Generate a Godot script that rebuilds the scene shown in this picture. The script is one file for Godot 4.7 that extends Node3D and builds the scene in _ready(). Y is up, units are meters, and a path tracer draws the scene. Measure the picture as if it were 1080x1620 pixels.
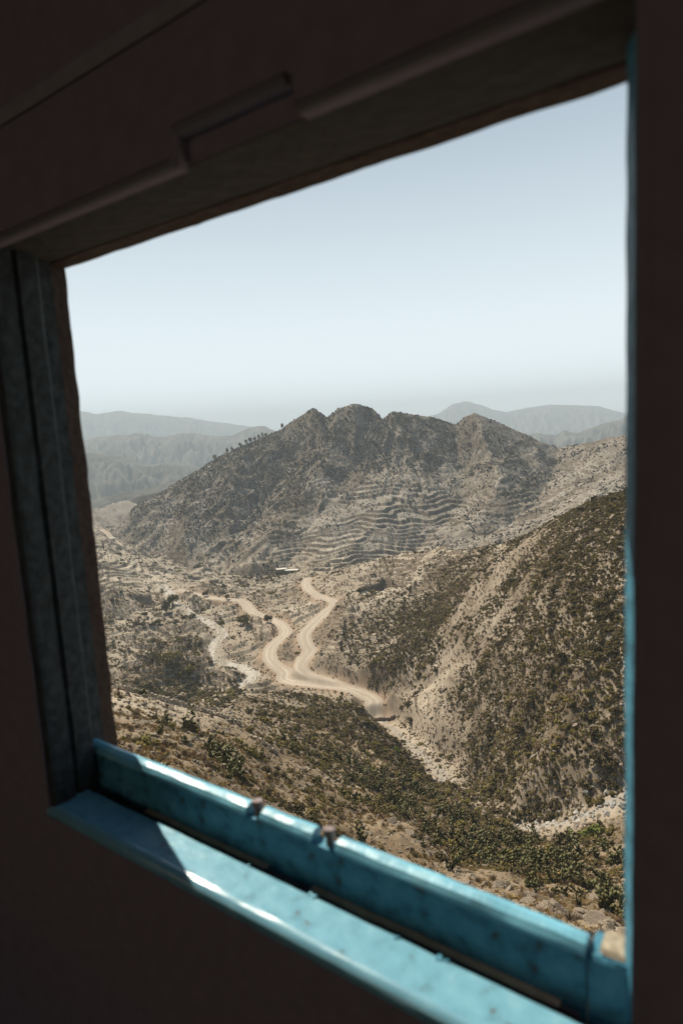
extends Node3D
# A mountain valley seen through the open window of a railway carriage.
# Heights are metres; the eye of the person at the window is EYE above the valley datum.

const EYE := 120.0
const SECTOR_FROM := -66.0
const SECTOR_TO := -2.0
const BEARING_STEP := 0.085

var bearings := PackedFloat32Array()
var ranges := PackedFloat32Array()
var log_ranges := PackedFloat32Array()
var columns := 0
var rows := 0
var height := PackedFloat32Array()      # relative to the eye
var cover := PackedFloat32Array()       # how much scrub grows there
var terraced := PackedFloat32Array()    # how much the slope is terraced
var slope := PackedFloat32Array()
var shown := PackedByteArray()          # 1 where nothing nearer stands in front
var road_near := PackedFloat32Array()
var road_height := PackedFloat32Array()
var stream_near := PackedFloat32Array()
var stream_height := PackedFloat32Array()
var track_near := PackedFloat32Array()
var survey := PackedFloat32Array()
var rng := RandomNumberGenerator.new()
var used_names := {}
var paint := {}
var shapes := {}


func _ready() -> void:
	rng.seed = 20817
	# ---- camera, sky, sun, exposure
	var lens := CameraAttributesPhysical.new()
	lens.frustum_focal_length = 14.933
	lens.frustum_focus_distance = 260.0
	lens.frustum_near = 0.05
	lens.frustum_far = 30000.0
	lens.exposure_aperture = 2.1
	var camera := Camera3D.new()
	camera.name = "camera"
	camera.attributes = lens
	camera.fov = 77.56
	camera.near = 0.05
	camera.far = 30000.0
	camera.position = Vector3(0, EYE, 0)
	camera.rotation_degrees = Vector3(-7.73, 35.52, -3.3)
	add_child(camera)
	camera.current = true

	var sky_look := ProceduralSkyMaterial.new()
	sky_look.sky_top_color = lin(0.035, 0.10, 0.18)
	sky_look.sky_horizon_color = lin(0.83, 0.91, 0.94)
	sky_look.sky_curve = 0.27
	sky_look.ground_bottom_color = lin(0.30, 0.27, 0.22)
	sky_look.ground_horizon_color = lin(0.72, 0.76, 0.78)
	sky_look.sun_angle_max = 40.0
	sky_look.sun_curve = 0.1
	var sky := Sky.new()
	sky.sky_material = sky_look
	var env := Environment.new()
	env.background_mode = Environment.BG_SKY
	env.sky = sky
	env.tonemap_mode = Environment.TONE_MAPPER_LINEAR
	env.tonemap_exposure = 1.5
	env.fog_enabled = true
	env.fog_density = 0.000195
	env.fog_light_color = lin(0.80, 0.92, 1.0)
	env.sdfgi_enabled = true
	env.ssao_enabled = true
	env.ssil_enabled = true
	var around := WorldEnvironment.new()
	around.name = "world_environment"
	around.environment = env
	add_child(around)

	var sun := DirectionalLight3D.new()
	sun.name = "sun"
	sun.light_energy = 1.6
	sun.light_color = Color(1.0, 0.95, 0.87)
	sun.light_angular_distance = 0.5
	sun.shadow_enabled = true
	add_child(sun)
	var towards := Vector3(-0.924 * 0.684, 0.729, -0.382 * 0.684).normalized()
	sun.look_at_from_position(Vector3(0, EYE + 50, 0), Vector3(0, EYE + 50, 0) - towards)

	make_materials()
	read_survey()
	lay_land()
	build_land()
	build_far_hills()
	build_carriage()
	make_shapes()
	plant_scrub()
	plant_near_slope()
	place_rocks()
	build_valley_things()


# ------------------------------------------------------------------ helpers

func lin(r: float, g: float, b: float) -> Color:
	return Color(r, g, b).linear_to_srgb()


func numbered(called: String) -> String:
	var n: int = used_names.get(called, 0)
	used_names[called] = n + 1
	return called if n == 0 else "%s_%03d" % [called, n]


func tag(o: Node, label := "", category := "", group := "", kind := "") -> void:
	if label:
		o.set_meta("label", label)
	if category:
		o.set_meta("category", category)
	if group:
		o.set_meta("group", group)
	if kind:
		o.set_meta("kind", kind)


func put(called: String, mesh: Mesh, material: Material, parent: Node = null, at := Vector3.ZERO) -> MeshInstance3D:
	var o := MeshInstance3D.new()
	o.mesh = mesh
	if material:
		o.material_override = material
	o.position = at
	if parent == null:
		o.name = numbered(called)
		add_child(o)
	else:
		var n := 0
		var wanted := called
		while parent.has_node(NodePath(wanted)):
			n += 1
			wanted = "%s_%03d" % [called, n]
		o.name = wanted
		parent.add_child(o)
	return o


func grain(seed_value: int, frequency: float, stops: Array, octaves := 5, side := 512) -> NoiseTexture2D:
	var n := FastNoiseLite.new()
	n.seed = seed_value
	n.noise_type = FastNoiseLite.TYPE_SIMPLEX_SMOOTH
	n.frequency = frequency
	n.fractal_octaves = octaves
	var ramp := Gradient.new()
	var at := PackedFloat32Array()
	var colors := PackedColorArray()
	for s in stops:
		at.append(s[0])
		colors.append(s[1])
	ramp.offsets = at
	ramp.colors = colors
	var t := NoiseTexture2D.new()
	t.width = side
	t.height = side
	t.seamless = true
	t.noise = n
	t.color_ramp = ramp
	return t


func bumps(seed_value: int, frequency: float, strength: float, octaves := 5, side := 512) -> NoiseTexture2D:
	var n := FastNoiseLite.new()
	n.seed = seed_value
	n.noise_type = FastNoiseLite.TYPE_SIMPLEX_SMOOTH
	n.frequency = frequency
	n.fractal_octaves = octaves
	var t := NoiseTexture2D.new()
	t.width = side
	t.height = side
	t.seamless = true
	t.noise = n
	t.as_normal_map = true
	t.bump_strength = strength
	return t


func matt(color: Color, rough := 0.9) -> StandardMaterial3D:
	var m := StandardMaterial3D.new()
	m.albedo_color = color
	m.roughness = rough
	m.metallic_specular = 0.3
	return m


func textured(albedo: Texture2D, normal: Texture2D, metres: float, rough := 0.9) -> StandardMaterial3D:
	var m := StandardMaterial3D.new()
	m.albedo_texture = albedo
	if normal:
		m.normal_enabled = true
		m.normal_texture = normal
	m.roughness = rough
	m.metallic_specular = 0.3
	m.uv1_triplanar = true
	m.uv1_world_triplanar = true
	m.uv1_scale = Vector3.ONE / metres
	return m


func make_materials() -> void:
	var soil_grain := grain(3, 0.02, [[0.0, Color(0.62, 0.60, 0.58)], [0.4, Color(0.86, 0.85, 0.84)], [0.6, Color(0.97, 0.96, 0.95)], [1.0, Color(1, 1, 1)]], 6, 1024)
	var soil_bumps := bumps(5, 0.02, 4.0, 6, 1024)
	for spec in [["near", 7.0], ["middle", 22.0], ["far", 60.0]]:
		var m := textured(soil_grain, soil_bumps, spec[1], 1.0)
		m.vertex_color_use_as_albedo = true
		m.metallic_specular = 0.15
		paint["land_" + spec[0]] = m
	var plain := matt(Color.WHITE, 1.0)
	plain.vertex_color_use_as_albedo = true
	plain.metallic_specular = 0.1
	paint["tinted"] = plain
	# painted carriage woodwork and steel
	var wear := bumps(11, 0.015, 5.0, 6)
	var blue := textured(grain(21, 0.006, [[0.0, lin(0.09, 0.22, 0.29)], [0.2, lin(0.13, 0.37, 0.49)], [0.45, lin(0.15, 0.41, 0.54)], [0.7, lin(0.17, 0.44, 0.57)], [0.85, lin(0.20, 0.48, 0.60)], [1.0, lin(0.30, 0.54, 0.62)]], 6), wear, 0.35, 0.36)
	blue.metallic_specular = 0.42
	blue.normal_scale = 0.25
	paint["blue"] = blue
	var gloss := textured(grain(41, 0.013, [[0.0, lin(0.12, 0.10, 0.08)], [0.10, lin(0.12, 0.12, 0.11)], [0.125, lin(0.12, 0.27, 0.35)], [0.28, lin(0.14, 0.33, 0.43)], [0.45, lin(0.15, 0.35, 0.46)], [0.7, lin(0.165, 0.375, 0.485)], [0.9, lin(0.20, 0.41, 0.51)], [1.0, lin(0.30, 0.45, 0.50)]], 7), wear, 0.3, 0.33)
	gloss.normal_scale = 0.22
	gloss.metallic_specular = 0.25
	paint["gloss_blue"] = gloss
	var nose_paint := textured(gloss.albedo_texture, bumps(12, 0.01, 1.5, 4), 0.5, 0.24)
	nose_paint.normal_scale = 0.3
	nose_paint.metallic_specular = 0.5
	nose_paint.clearcoat_enabled = true
	nose_paint.clearcoat = 0.6
	nose_paint.clearcoat_roughness = 0.2
	paint["nose_blue"] = nose_paint
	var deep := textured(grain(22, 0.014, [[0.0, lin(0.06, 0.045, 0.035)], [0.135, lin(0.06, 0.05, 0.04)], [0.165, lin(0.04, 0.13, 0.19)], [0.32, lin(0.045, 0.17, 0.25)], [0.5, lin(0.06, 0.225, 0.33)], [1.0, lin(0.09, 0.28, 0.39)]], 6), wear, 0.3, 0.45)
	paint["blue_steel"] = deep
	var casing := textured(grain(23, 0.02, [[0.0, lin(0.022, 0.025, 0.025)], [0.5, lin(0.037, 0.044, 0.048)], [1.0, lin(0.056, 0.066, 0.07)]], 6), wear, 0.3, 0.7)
	paint["casing"] = casing
	var dark := textured(grain(24, 0.02, [[0.0, lin(0.18, 0.155, 0.185)], [1.0, lin(0.215, 0.185, 0.22)]], 4), null, 0.5, 0.9)
	dark.metallic_specular = 0.12
	paint["dark"] = dark
	paint["bead"] = matt(lin(0.125, 0.115, 0.12))
	paint["moulding"] = textured(grain(36, 0.02, [[0.0, lin(0.20, 0.195, 0.21)], [1.0, lin(0.25, 0.24, 0.26)]], 4), null, 0.5, 0.9)
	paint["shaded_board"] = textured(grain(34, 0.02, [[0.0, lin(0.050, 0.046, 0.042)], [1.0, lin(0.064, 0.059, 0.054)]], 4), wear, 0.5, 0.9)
	var wood := textured(grain(25, 0.02, [[0.0, lin(0.035, 0.022, 0.017)], [1.0, lin(0.075, 0.052, 0.042)]], 5), wear, 0.25, 0.75)
	paint["brown_wood"] = wood
	paint["strip_wood"] = textured(grain(35, 0.02, [[0.0, lin(0.55, 0.40, 0.28)], [1.0, lin(0.78, 0.62, 0.46)]], 5), wear, 0.25, 0.6)
	var bare := textured(grain(26, 0.03, [[0.0, lin(0.20, 0.17, 0.12)], [1.0, lin(0.50, 0.44, 0.34)]], 5), wear, 0.2, 0.8)
	paint["bare_wood"] = bare
	var steel := textured(grain(27, 0.03, [[0.0, lin(0.14, 0.10, 0.09)], [1.0, lin(0.38, 0.32, 0.31)]], 5), wear, 0.1, 0.4)
	steel.metallic = 0.6
	paint["rusty_steel"] = steel
	var stone := textured(grain(28, 0.02, [[0.0, lin(0.12, 0.095, 0.07)], [0.5, lin(0.19, 0.155, 0.115)], [1.0, lin(0.34, 0.285, 0.22)]], 6), soil_bumps, 2.0, 0.95)
	paint["stone"] = stone
	paint["wall_stone"] = textured(grain(37, 0.02, [[0.0, lin(0.28, 0.225, 0.165)], [0.5, lin(0.42, 0.35, 0.27)], [1.0, lin(0.56, 0.48, 0.38)]], 6), soil_bumps, 2.0, 0.95)
	paint["pale_stone"] = textured(grain(29, 0.02, [[0.0, lin(0.20, 0.185, 0.165)], [0.5, lin(0.32, 0.305, 0.275)], [1.0, lin(0.45, 0.43, 0.40)]], 6), soil_bumps, 2.0, 0.95)
	paint["whitewash"] = textured(grain(30, 0.02, [[0.0, lin(0.45, 0.42, 0.37)], [1.0, lin(0.68, 0.65, 0.60)]], 5), null, 3.0)
	paint["mud_wall"] = textured(grain(31, 0.02, [[0.0, lin(0.12, 0.09, 0.07)], [1.0, lin(0.24, 0.19, 0.14)]], 5), null, 3.0)
	paint["bark"] = matt(lin(0.10, 0.075, 0.055))
	var greens := [lin(0.160, 0.126, 0.047), lin(0.102, 0.080, 0.041), lin(0.210, 0.172, 0.056), lin(0.205, 0.145, 0.084)]
	for k in 4:
		var leaf := matt(greens[k], 0.8)
		leaf.vertex_color_use_as_albedo = true
		leaf.metallic_specular = 0.2
		paint["leaf_%d" % k] = leaf
	var fresh := matt(lin(0.13, 0.15, 0.03), 0.8)
	fresh.vertex_color_use_as_albedo = true
	paint["fresh_leaf"] = fresh
	var pad := matt(lin(0.105, 0.100, 0.040), 0.45)
	pad.vertex_color_use_as_albedo = true
	paint["cactus"] = pad
	var straw := matt(lin(0.37, 0.265, 0.12), 0.9)
	straw.vertex_color_use_as_albedo = true
	paint["straw"] = straw
	var twig := matt(lin(0.17, 0.12, 0.085), 0.9)
	twig.vertex_color_use_as_albedo = true
	paint["dry_bush"] = twig
	var scrub := matt(lin(0.038, 0.034, 0.026), 0.95)
	scrub.vertex_color_use_as_albedo = true
	paint["far_scrub"] = scrub


# ------------------------------------------------------------------ the land

# bearing (degrees), distance, height against the eye, scrub, terraces
func read_survey() -> void:
	# main ridge skyline
	survey.append_array(PackedFloat32Array([
		-55.14, 960, -126.9, 0.5, 0.3, -55.14, 1080, -146.9, 0.5, 0.3, -53.42, 990, -100.7, 0.7, 0.2, -53.42, 1110, -160.7, 0.7, 0.2,
		-50.95, 1000, -81.5, 0.8, 0.2, -50.95, 1140, -141.5, 0.8, 0.2, -48.70, 1000, -60.4, 0.9, 0.2, -48.70, 1140, -120.4, 0.9, 0.2,
		-45.85, 1000, -34.7, 0.9, 0.1, -45.85, 1140, -104.7, 0.9, 0.1, -43.29, 980, -17.7, 0.9, 0.1, -43.29, 1120, -97.7, 0.9, 0.1,
		-40.71, 960, -1.2, 0.9, 0.1, -40.71, 1100, -81.2, 0.9, 0.1, -38.96, 945, 15.5, 0.8, 0.1, -38.96, 1085, -64.5, 0.8, 0.1,
		-37.50, 930, 28.4, 0.7, 0.1, -37.50, 1080, -61.6, 0.7, 0.1, -36.33, 915, 12.7, 0.7, 0.1, -36.33, 1065, -77.3, 0.7, 0.1,
		-35.27, 895, 24.5, 0.7, 0.1, -35.27, 1045, -65.5, 0.7, 0.1, -33.84, 880, 30.5, 0.7, 0.1, -33.84, 1030, -59.5, 0.7, 0.1,
		-32.19, 885, 21.5, 0.7, 0.1, -32.19, 1035, -68.5, 0.7, 0.1, -30.53, 890, 15.8, 0.7, 0.1, -30.53, 1040, -74.2, 0.7, 0.1,
		-28.32, 900, 9.6, 0.7, 0.1, -28.32, 1050, -80.4, 0.7, 0.1, -26.67, 905, 3.7, 0.7, 0.1, -26.67, 1055, -86.3, 0.7, 0.1,
		-25.16, 900, -7.2, 0.6, 0.1, -25.16, 1050, -87.2, 0.6, 0.1, -24.22, 860, 3.9, 0.6, 0.1, -24.22, 1010, -76.1, 0.6, 0.1,
		-23.40, 850, 7.9, 0.5, 0.1, -23.40, 1000, -72.1, 0.5, 0.1, -22.07, 845, -2.1, 0.5, 0.1, -22.07, 995, -82.1, 0.5, 0.1,
		-20.76, 840, -11.1, 0.4, 0.1, -20.76, 990, -81.1, 0.4, 0.1, -19.20, 835, -22.5, 0.4, 0.1, -19.20, 985, -82.5, 0.4, 0.1,
		-17.66, 835, -35.4, 0.4, 0.1, -17.66, 985, -95.4, 0.4, 0.1, -16.39, 840, -42.7, 0.4, 0.2, -16.39, 990, -92.7, 0.4, 0.2,
		-15.38, 840, -47.2, 0.4, 0.3, -15.38, 990, -97.2, 0.4, 0.3, -14.38, 790, -35.5, 0.4, 0.3, -14.38, 940, -85.5, 0.4, 0.3,
		-12.68, 770, -30.0, 0.4, 0.3, -12.68, 920, -80.0, 0.4, 0.3, -10.92, 750, -25.6, 0.5, 0.3, -10.92, 900, -75.6, 0.5, 0.3,
		-8.04, 740, -18.6, 0.5, 0.3, -8.04, 890, -68.6, 0.5, 0.3, -3.78, 740, -7.8, 0.5, 0.3, -3.78, 890, -57.8, 0.5, 0.3,
	]))
	# spur 1
	survey.append_array(PackedFloat32Array([
		-36.36, 795, -35.7, 0.8, 0.2, -39.44, 708, -78.8, 0.75, 0.3, -42.52, 640, -107.5, 0.6, 0.6, -43.93, 612, -125.2, 0.5, 0.6,
	]))
	# gully 1
	survey.append_array(PackedFloat32Array([
		-39.78, 878, -45.0, 0.9, 0.1, -42.87, 806, -94.4, 0.8, 0.25, -46.53, 714, -130.0, 0.7, 0.5, -48.02, 680, -137.8, 0.4, 0.7,
	]))
	# spur 0
	survey.append_array(PackedFloat32Array([
		-41.46, 885, -43.7, 0.9, 0.1, -45.66, 792, -89.8, 0.85, 0.2, -49.77, 750, -124.9, 0.7, 0.45, -52.02, 790, -145.4, 0.5, 0.6,
	]))
	# gully 2
	survey.append_array(PackedFloat32Array([
		-31.68, 890, 3.9, 0.7, 0.1, -34.14, 788, -48.8, 0.8, 0.2, -36.93, 690, -89.2, 0.4, 0.7, -39.72, 626, -115.1, 0.4, 0.8,
		-41.12, 592, -129.7, 0.3, 0.8,
	]))
	# spur 2
	survey.append_array(PackedFloat32Array([
		-29.55, 812, -29.9, 0.7, 0.1, -29.34, 765, -50.8, 0.6, 0.4, -30.87, 692, -76.0, 0.2, 0.9, -32.72, 618, -98.1, 0.15, 1,
		-35.77, 548, -116.3, 0.1, 1,
	]))
	# gully 3
	survey.append_array(PackedFloat32Array([
		-24.74, 795, -59.8, 0.7, 0.1, -24.55, 702, -87.4, 0.4, 0.7, -27.05, 620, -107.3, 0.3, 0.8, -29.10, 596, -119.3, 0.2, 0.8,
	]))
	# spur 3
	survey.append_array(PackedFloat32Array([
		-22.15, 762, -44.0, 0.4, 0.2, -21.39, 690, -63.6, 0.6, 0.3, -22.54, 640, -86.7, 0.5, 0.9, -25.09, 592, -106.0, 0.4, 0.8,
		-27.09, 570, -111.3, 0.3, 0.8,
	]))
	# gully 4
	survey.append_array(PackedFloat32Array([
		-17.19, 735, -73.0, 0.5, 0.3, -18.52, 655, -89.8, 0.5, 0.5, -20.95, 610, -102.3, 0.4, 0.6, -23.16, 585, -108.2, 0.4, 0.6,
	]))
	# right ridge end
	survey.append_array(PackedFloat32Array([
		-14.15, 690, -56.6, 0.2, 0.8, -15.66, 640, -70.1, 0.2, 0.9, -12.68, 660, -57.7, 0.4, 0.5, -11.24, 600, -61.0, 0.4, 0.4,
		-13.66, 560, -69.5, 0.3, 0.5, -7.99, 560, -62.4, 0.4, 0.4,
	]))
	# mountain foot / valley
	survey.append_array(PackedFloat32Array([
		-55.23, 930, -137.9, 0.3, 0.4, -53.07, 820, -149.1, 0.3, 0.5, -49.43, 700, -145.0, 0.25, 0.6, -46.71, 645, -141.4, 0.3, 0.5,
		-43.92, 600, -137.5, 0.4, 0.3, -41.62, 590, -134.9, 0.5, 0.1, -39.29, 565, -126.3, 0.2, 0.6, -38.11, 556, -120.5, 0.1, 0.8,
		-34.64, 552, -121.7, 0.1, 0.9, -31.13, 575, -121.4, 0.1, 0.8, -29.97, 580, -120.0, 0.2, 0.6,
	]))
	# right near hill skyline
	survey.append_array(PackedFloat32Array([
		-10.90, 212, -24.1, 0.9, 0, -10.90, 262, -49.1, 0.9, 0, -8.00, 205, -18.3, 0.9, 0, -8.00, 255, -38.3, 0.9, 0,
		-3.73, 200, -10.5, 0.9, 0, -3.73, 250, -30.5, 0.9, 0, -14.21, 228, -30.4, 0.9, 0, -14.21, 288, -60.4, 0.9, 0,
		-17.02, 250, -39.2, 0.7, 0, -17.02, 320, -71.2, 0.7, 0, -19.78, 275, -50.0, 0.6, 0, -19.78, 355, -82.0, 0.6, 0,
		-21.63, 298, -57.0, 0.5, 0.2, -21.63, 388, -87.0, 0.5, 0.2, -24.18, 332, -66.9, 0.3, 0.6, -24.18, 422, -94.9, 0.3, 0.6,
		-28.07, 385, -77.3, 0.15, 0.8, -28.07, 465, -103.3, 0.15, 0.8, -32.29, 430, -91.3, 0.15, 0.8, -32.29, 490, -109.3, 0.15, 0.8,
		-36.99, 450, -102.8, 0.1, 0.5, -36.99, 500, -114.8, 0.1, 0.5, -38.94, 452, -107.8, 0.1, 0.2, -38.94, 502, -117.8, 0.1, 0.2,
	]))
	# right near hill face
	survey.append_array(PackedFloat32Array([
		-17.28, 190, -44.6, 0.85, 0, -17.36, 162, -54.3, 0.9, 0, -17.47, 135, -66.3, 0.95, 0, -17.56, 118, -73.2, 0.9, 0,
		-12.69, 165, -38.4, 0.85, 0, -12.69, 145, -47.9, 0.9, 0, -12.70, 128, -59.0, 0.95, 0, -12.70, 118, -66.6, 0.9, 0,
		-7.91, 155, -35.5, 0.9, 0, -7.79, 125, -52.3, 0.9, 0, -7.70, 112, -63.6, 0.9, 0, -23.84, 262, -69.6, 0.2, 0,
		-21.58, 258, -59.4, 0.15, 0, -25.64, 250, -80.7, 0.3, 0, -23.85, 226, -76.4, 0.55, 0, -23.75, 212, -80.6, 0.2, 0,
		-24.14, 192, -85.3, 0.85, 0, -24.86, 174, -92.6, 0.85, 0, -26.63, 322, -78.8, 0.5, 0.6, -26.71, 290, -82.9, 0.95, 0,
		-27.97, 262, -88.6, 0.95, 0, -29.52, 252, -95.8, 0.8, 0, -29.95, 240, -104.2, 0.2, 0, -26.96, 228, -93.1, 0.1, 0,
		-21.97, 160, -84.7, 0.9, 0, -21.49, 138, -83.6, 0.95, 0, -29.54, 330, -87.1, 0.25, 0.9, -29.71, 276, -93.1, 0.9, 0.1,
		-31.79, 385, -93.0, 0.15, 1, -32.64, 287, -96.3, 0.6, 0.6, -33.38, 262, -101.8, 0.8, 0.2, -35.37, 352, -95.0, 0.2, 0.4,
		-36.16, 300, -99.7, 0.4, 0.7, -36.62, 276, -104.9, 0.4, 0.7, -35.22, 262, -107.1, 0.3, 0.4,
	]))
	# road bluff
	survey.append_array(PackedFloat32Array([
		-37.63, 320, -105.8, 0.1, 0, -38.64, 292, -107.1, 0.1, 0.2,
	]))
	# ravine
	survey.append_array(PackedFloat32Array([
		-32.77, 235, -115.1, 0.1, 0, -30.74, 212, -109.5, 0.15, 0, -29.03, 188, -103.4, 0.15, 0, -27.61, 170, -99.2, 0.15, 0,
		-24.99, 156, -95.2, 0.9, 0, -21.55, 128, -83.3, 0.5, 0, -18.15, 116, -77.0, 0.3, 0, -14.83, 113, -71.7, 0.2, 0,
		-11.41, 112, -67.2, 0.1, 0, -7.69, 108, -62.6, 0.2, 0,
	]))
	# near bank of ravine (rises towards the viewer)
	survey.append_array(PackedFloat32Array([
		-15.94, 98, -67.4, 0.6, 0, -13.24, 90, -62.0, 0.7, 0, -11.40, 92, -61.3, 0.6, 0, -7.65, 86, -55.9, 0.7, 0,
	]))
	# valley floor
	survey.append_array(PackedFloat32Array([
		-39.12, 430, -109.6, 0.1, 0, -36.59, 372, -105.7, 0.05, 0, -38.45, 340, -106.6, 0.05, 0, -40.43, 298, -110.1, 0.05, 0,
		-44.02, 460, -116.3, 0.1, 0.5, -45.22, 427, -113.6, 0.1, 0, -41.94, 368, -113.5, 0.05, 0, -42.67, 328, -112.9, 0.05, 0,
		-43.05, 308, -112.4, 0.05, 0, -41.61, 283, -113.7, 0.05, 0, -36.48, 262, -112.2, 0.05, 0, -33.55, 248, -111.2, 0.05, 0,
		-48.00, 445, -113.7, 0.2, 0.3, -50.42, 472, -113.4, 0.1, 0.2, -52.85, 470, -112.7, 0.2, 0.4, -47.48, 362, -117.3, 0, 0,
		-47.37, 322, -116.2, 0.1, 0, -44.93, 294, -116.2, 0.1, 0, -55.27, 380, -111.5, 0.25, 0.4, -55.54, 322, -110.4, 0.35, 0.3,
		-56.20, 296, -108.3, 0.5, 0.2, -51.56, 385, -116.9, 0.3, 0.4, -51.83, 322, -114.1, 0.8, 0.1, -50.36, 288, -113.8, 0.8, 0.1,
		-56.59, 640, -104.1, 0.2, 0.9, -54.75, 552, -110.8, 0.15, 0.9, -56.67, 470, -103.6, 0.2, 0.9, -57.09, 440, -109.3, 0.2, 0.8,
		-53.19, 565, -115.4, 0.1, 0.9, -49.50, 560, -124.3, 0.1, 0.7, -59.47, 640, -94.0, 0.2, 0.9, -60.04, 420, -100.7, 0.2, 0.8,
		-60.62, 300, -100.4, 0.3, 0.3, -63.18, 600, -82.9, 0.2, 0.8, -63.99, 360, -95.2, 0.3, 0.5,
	]))
	# far left valley
	survey.append_array(PackedFloat32Array([
		-56.17, 940, -126.8, 0.2, 0.4, -57.36, 1020, -125.6, 0.2, 0.5, -56.70, 1250, -120.2, 0.3, 0.4, -54.11, 1300, -112.1, 0.3, 0.4,
		-61.12, 1100, -117.0, 0.2, 0.4,
	]))
	# near slope brow
	survey.append_array(PackedFloat32Array([
		-56.52, 122, -45.9, 0.1, 0.1, -56.52, 162, -83.9, 0.1, 0.1, -59.70, 122, -42.4, 0.1, 0.1, -59.70, 162, -80.4, 0.1, 0.1,
		-64.29, 122, -37.8, 0.1, 0.1, -64.29, 162, -75.8, 0.1, 0.1, -54.23, 124, -49.1, 0.1, 0.1, -54.23, 164, -85.1, 0.1, 0.1,
		-50.54, 124, -53.3, 0.1, 0.1, -50.54, 164, -83.3, 0.1, 0.1, -47.76, 134, -59.6, 0.2, 0.1, -47.76, 174, -83.6, 0.2, 0.1,
		-45.66, 170, -72.9, 0.3, 0, -45.66, 200, -92.9, 0.3, 0, -42.98, 195, -81.9, 0.2, 0, -42.98, 223, -99.9, 0.2, 0,
		-40.65, 197, -84.4, 0.6, 0, -40.65, 223, -100.4, 0.6, 0, -37.73, 192, -85.7, 0.9, 0, -37.73, 216, -99.7, 0.9, 0,
		-35.43, 184, -87.3, 0.9, 0, -35.43, 206, -99.3, 0.9, 0, -31.94, 176, -90.8, 0.9, 0, -31.94, 190, -98.8, 0.9, 0,
		-29.36, 164, -92.1, 0.9, 0, -29.36, 174, -97.1, 0.9, 0, -27.36, 147, -89.1, 0.9, 0, -27.36, 155, -93.1, 0.9, 0,
	]))
	# near slope face
	survey.append_array(PackedFloat32Array([
		-55.88, 104, -41.9, 0.1, 0.2, -56.54, 88, -37.5, 0.2, 0, -56.71, 72, -32.9, 0.4, 0, -56.91, 58, -28.5, 0.4, 0,
		-60.35, 58, -26.4, 0.4, 0, -64.89, 58, -23.4, 0.4, 0, -50.70, 96, -44.5, 0.2, 0, -50.91, 73, -36.9, 0.7, 0,
		-51.13, 58, -31.8, 0.5, 0, -46.16, 117, -55.8, 0.3, 0, -46.40, 88, -46.7, 0.4, 0, -46.70, 64, -38.2, 0.5, 0,
		-43.24, 138, -66.7, 0.4, 0, -42.28, 108, -58.5, 0.4, 0, -42.55, 80, -48.7, 0.4, 0, -42.77, 62, -41.2, 0.5, 0,
		-37.93, 146, -73.7, 0.8, 0, -36.92, 122, -68.6, 0.7, 0, -35.92, 98, -61.9, 0.6, 0, -36.10, 76, -52.4, 0.4, 0,
		-36.26, 62, -46.0, 0.4, 0, -32.11, 134, -77.4, 0.9, 0, -31.04, 112, -71.1, 0.9, 0, -30.54, 84, -57.2, 0.5, 0,
		-30.66, 71, -51.7, 0.3, 0, -30.18, 58, -45.6, 0.4, 0, -27.46, 112, -73.6, 0.9, 0, -26.37, 94, -67.1, 0.95, 0,
		-26.44, 69, -51.9, 0.2, 0, -26.52, 58, -46.2, 0.4, 0, -22.79, 98, -69.5, 0.95, 0, -22.25, 84, -62.4, 0.95, 0,
		-21.71, 59, -46.2, 0.2, 0, -22.36, 49, -40.4, 0.4, 0, -18.78, 76, -56.7, 0.95, 0, -18.24, 66, -51.4, 0.9, 0,
		-17.12, 48, -38.8, 0.1, 0, -18.29, 41, -34.8, 0.4, 0, -13.79, 68, -51.9, 0.95, 0, -12.72, 56, -44.4, 0.9, 0,
		-11.39, 41, -33.8, 0.1, 0, -13.81, 36, -31.1, 0.4, 0, -7.57, 60, -45.9, 0.9, 0, -7.54, 38, -31.3, 0.2, 0,
		-7.49, 31, -27.8, 0.3, 0,
	]))
	for k in 15:
		var b := -70.0 + 5.0 * k
		var t := clampf((b + 59.0) / 48.0, 0, 1)
		survey.append_array(PackedFloat32Array([b, 25.0, -25.0 * lerpf(0.60, 0.98, t), 0.3, 0.0, b, 1420.0, -240.0, 0.4, 0.2]))
	for p in [[60, -29, 0.4], [122, -48, 0.2], [150, -85, 0.2], [300, -105, 0.3], [450, -104, 0.2], [640, -100, 0.3], [1000, -118, 0.3]]:
		survey.append_array(PackedFloat32Array([-70.0, p[0], p[1], p[2], 0.5]))
	for p in [[40, -29, 0.4], [66, -48, 0.9], [110, -62, 0.2], [150, -46, 0.9], [205, -14, 0.9], [262, -36, 0.5], [560, -30, 0.4], [740, -6, 0.5], [900, -60, 0.4]]:
		survey.append_array(PackedFloat32Array([0.0, p[0], p[1], p[2], 0.0]))


func route(points: Array) -> PackedVector3Array:
	# bearing, distance, height triples to places on the ground plan, rounded into a curve
	var raw := PackedVector3Array()
	for k in range(0, points.size(), 3):
		var b := deg_to_rad(points[k])
		raw.append(Vector3(points[k + 1] * sin(b), points[k + 2], -points[k + 1] * cos(b)))
	var out := PackedVector3Array()
	for k in raw.size() - 1:
		var before := raw[maxi(k - 1, 0)]
		var after := raw[mini(k + 2, raw.size() - 1)]
		for s in 6:
			out.append(raw[k].cubic_interpolate(raw[k + 1], before, after, s / 6.0))
	out.append(raw[raw.size() - 1])
	return out


func row_of(r: float) -> int:
	return clampi(ranges.bsearch(r), 0, rows - 1)


func column_of(b: float) -> int:
	return clampi(int(round((b - SECTOR_FROM) / BEARING_STEP)), 0, columns - 1)


func cell_at(x: float, z: float) -> int:
	var b := rad_to_deg(atan2(x, -z))
	return row_of(sqrt(x * x + z * z)) * columns + column_of(b)


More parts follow.
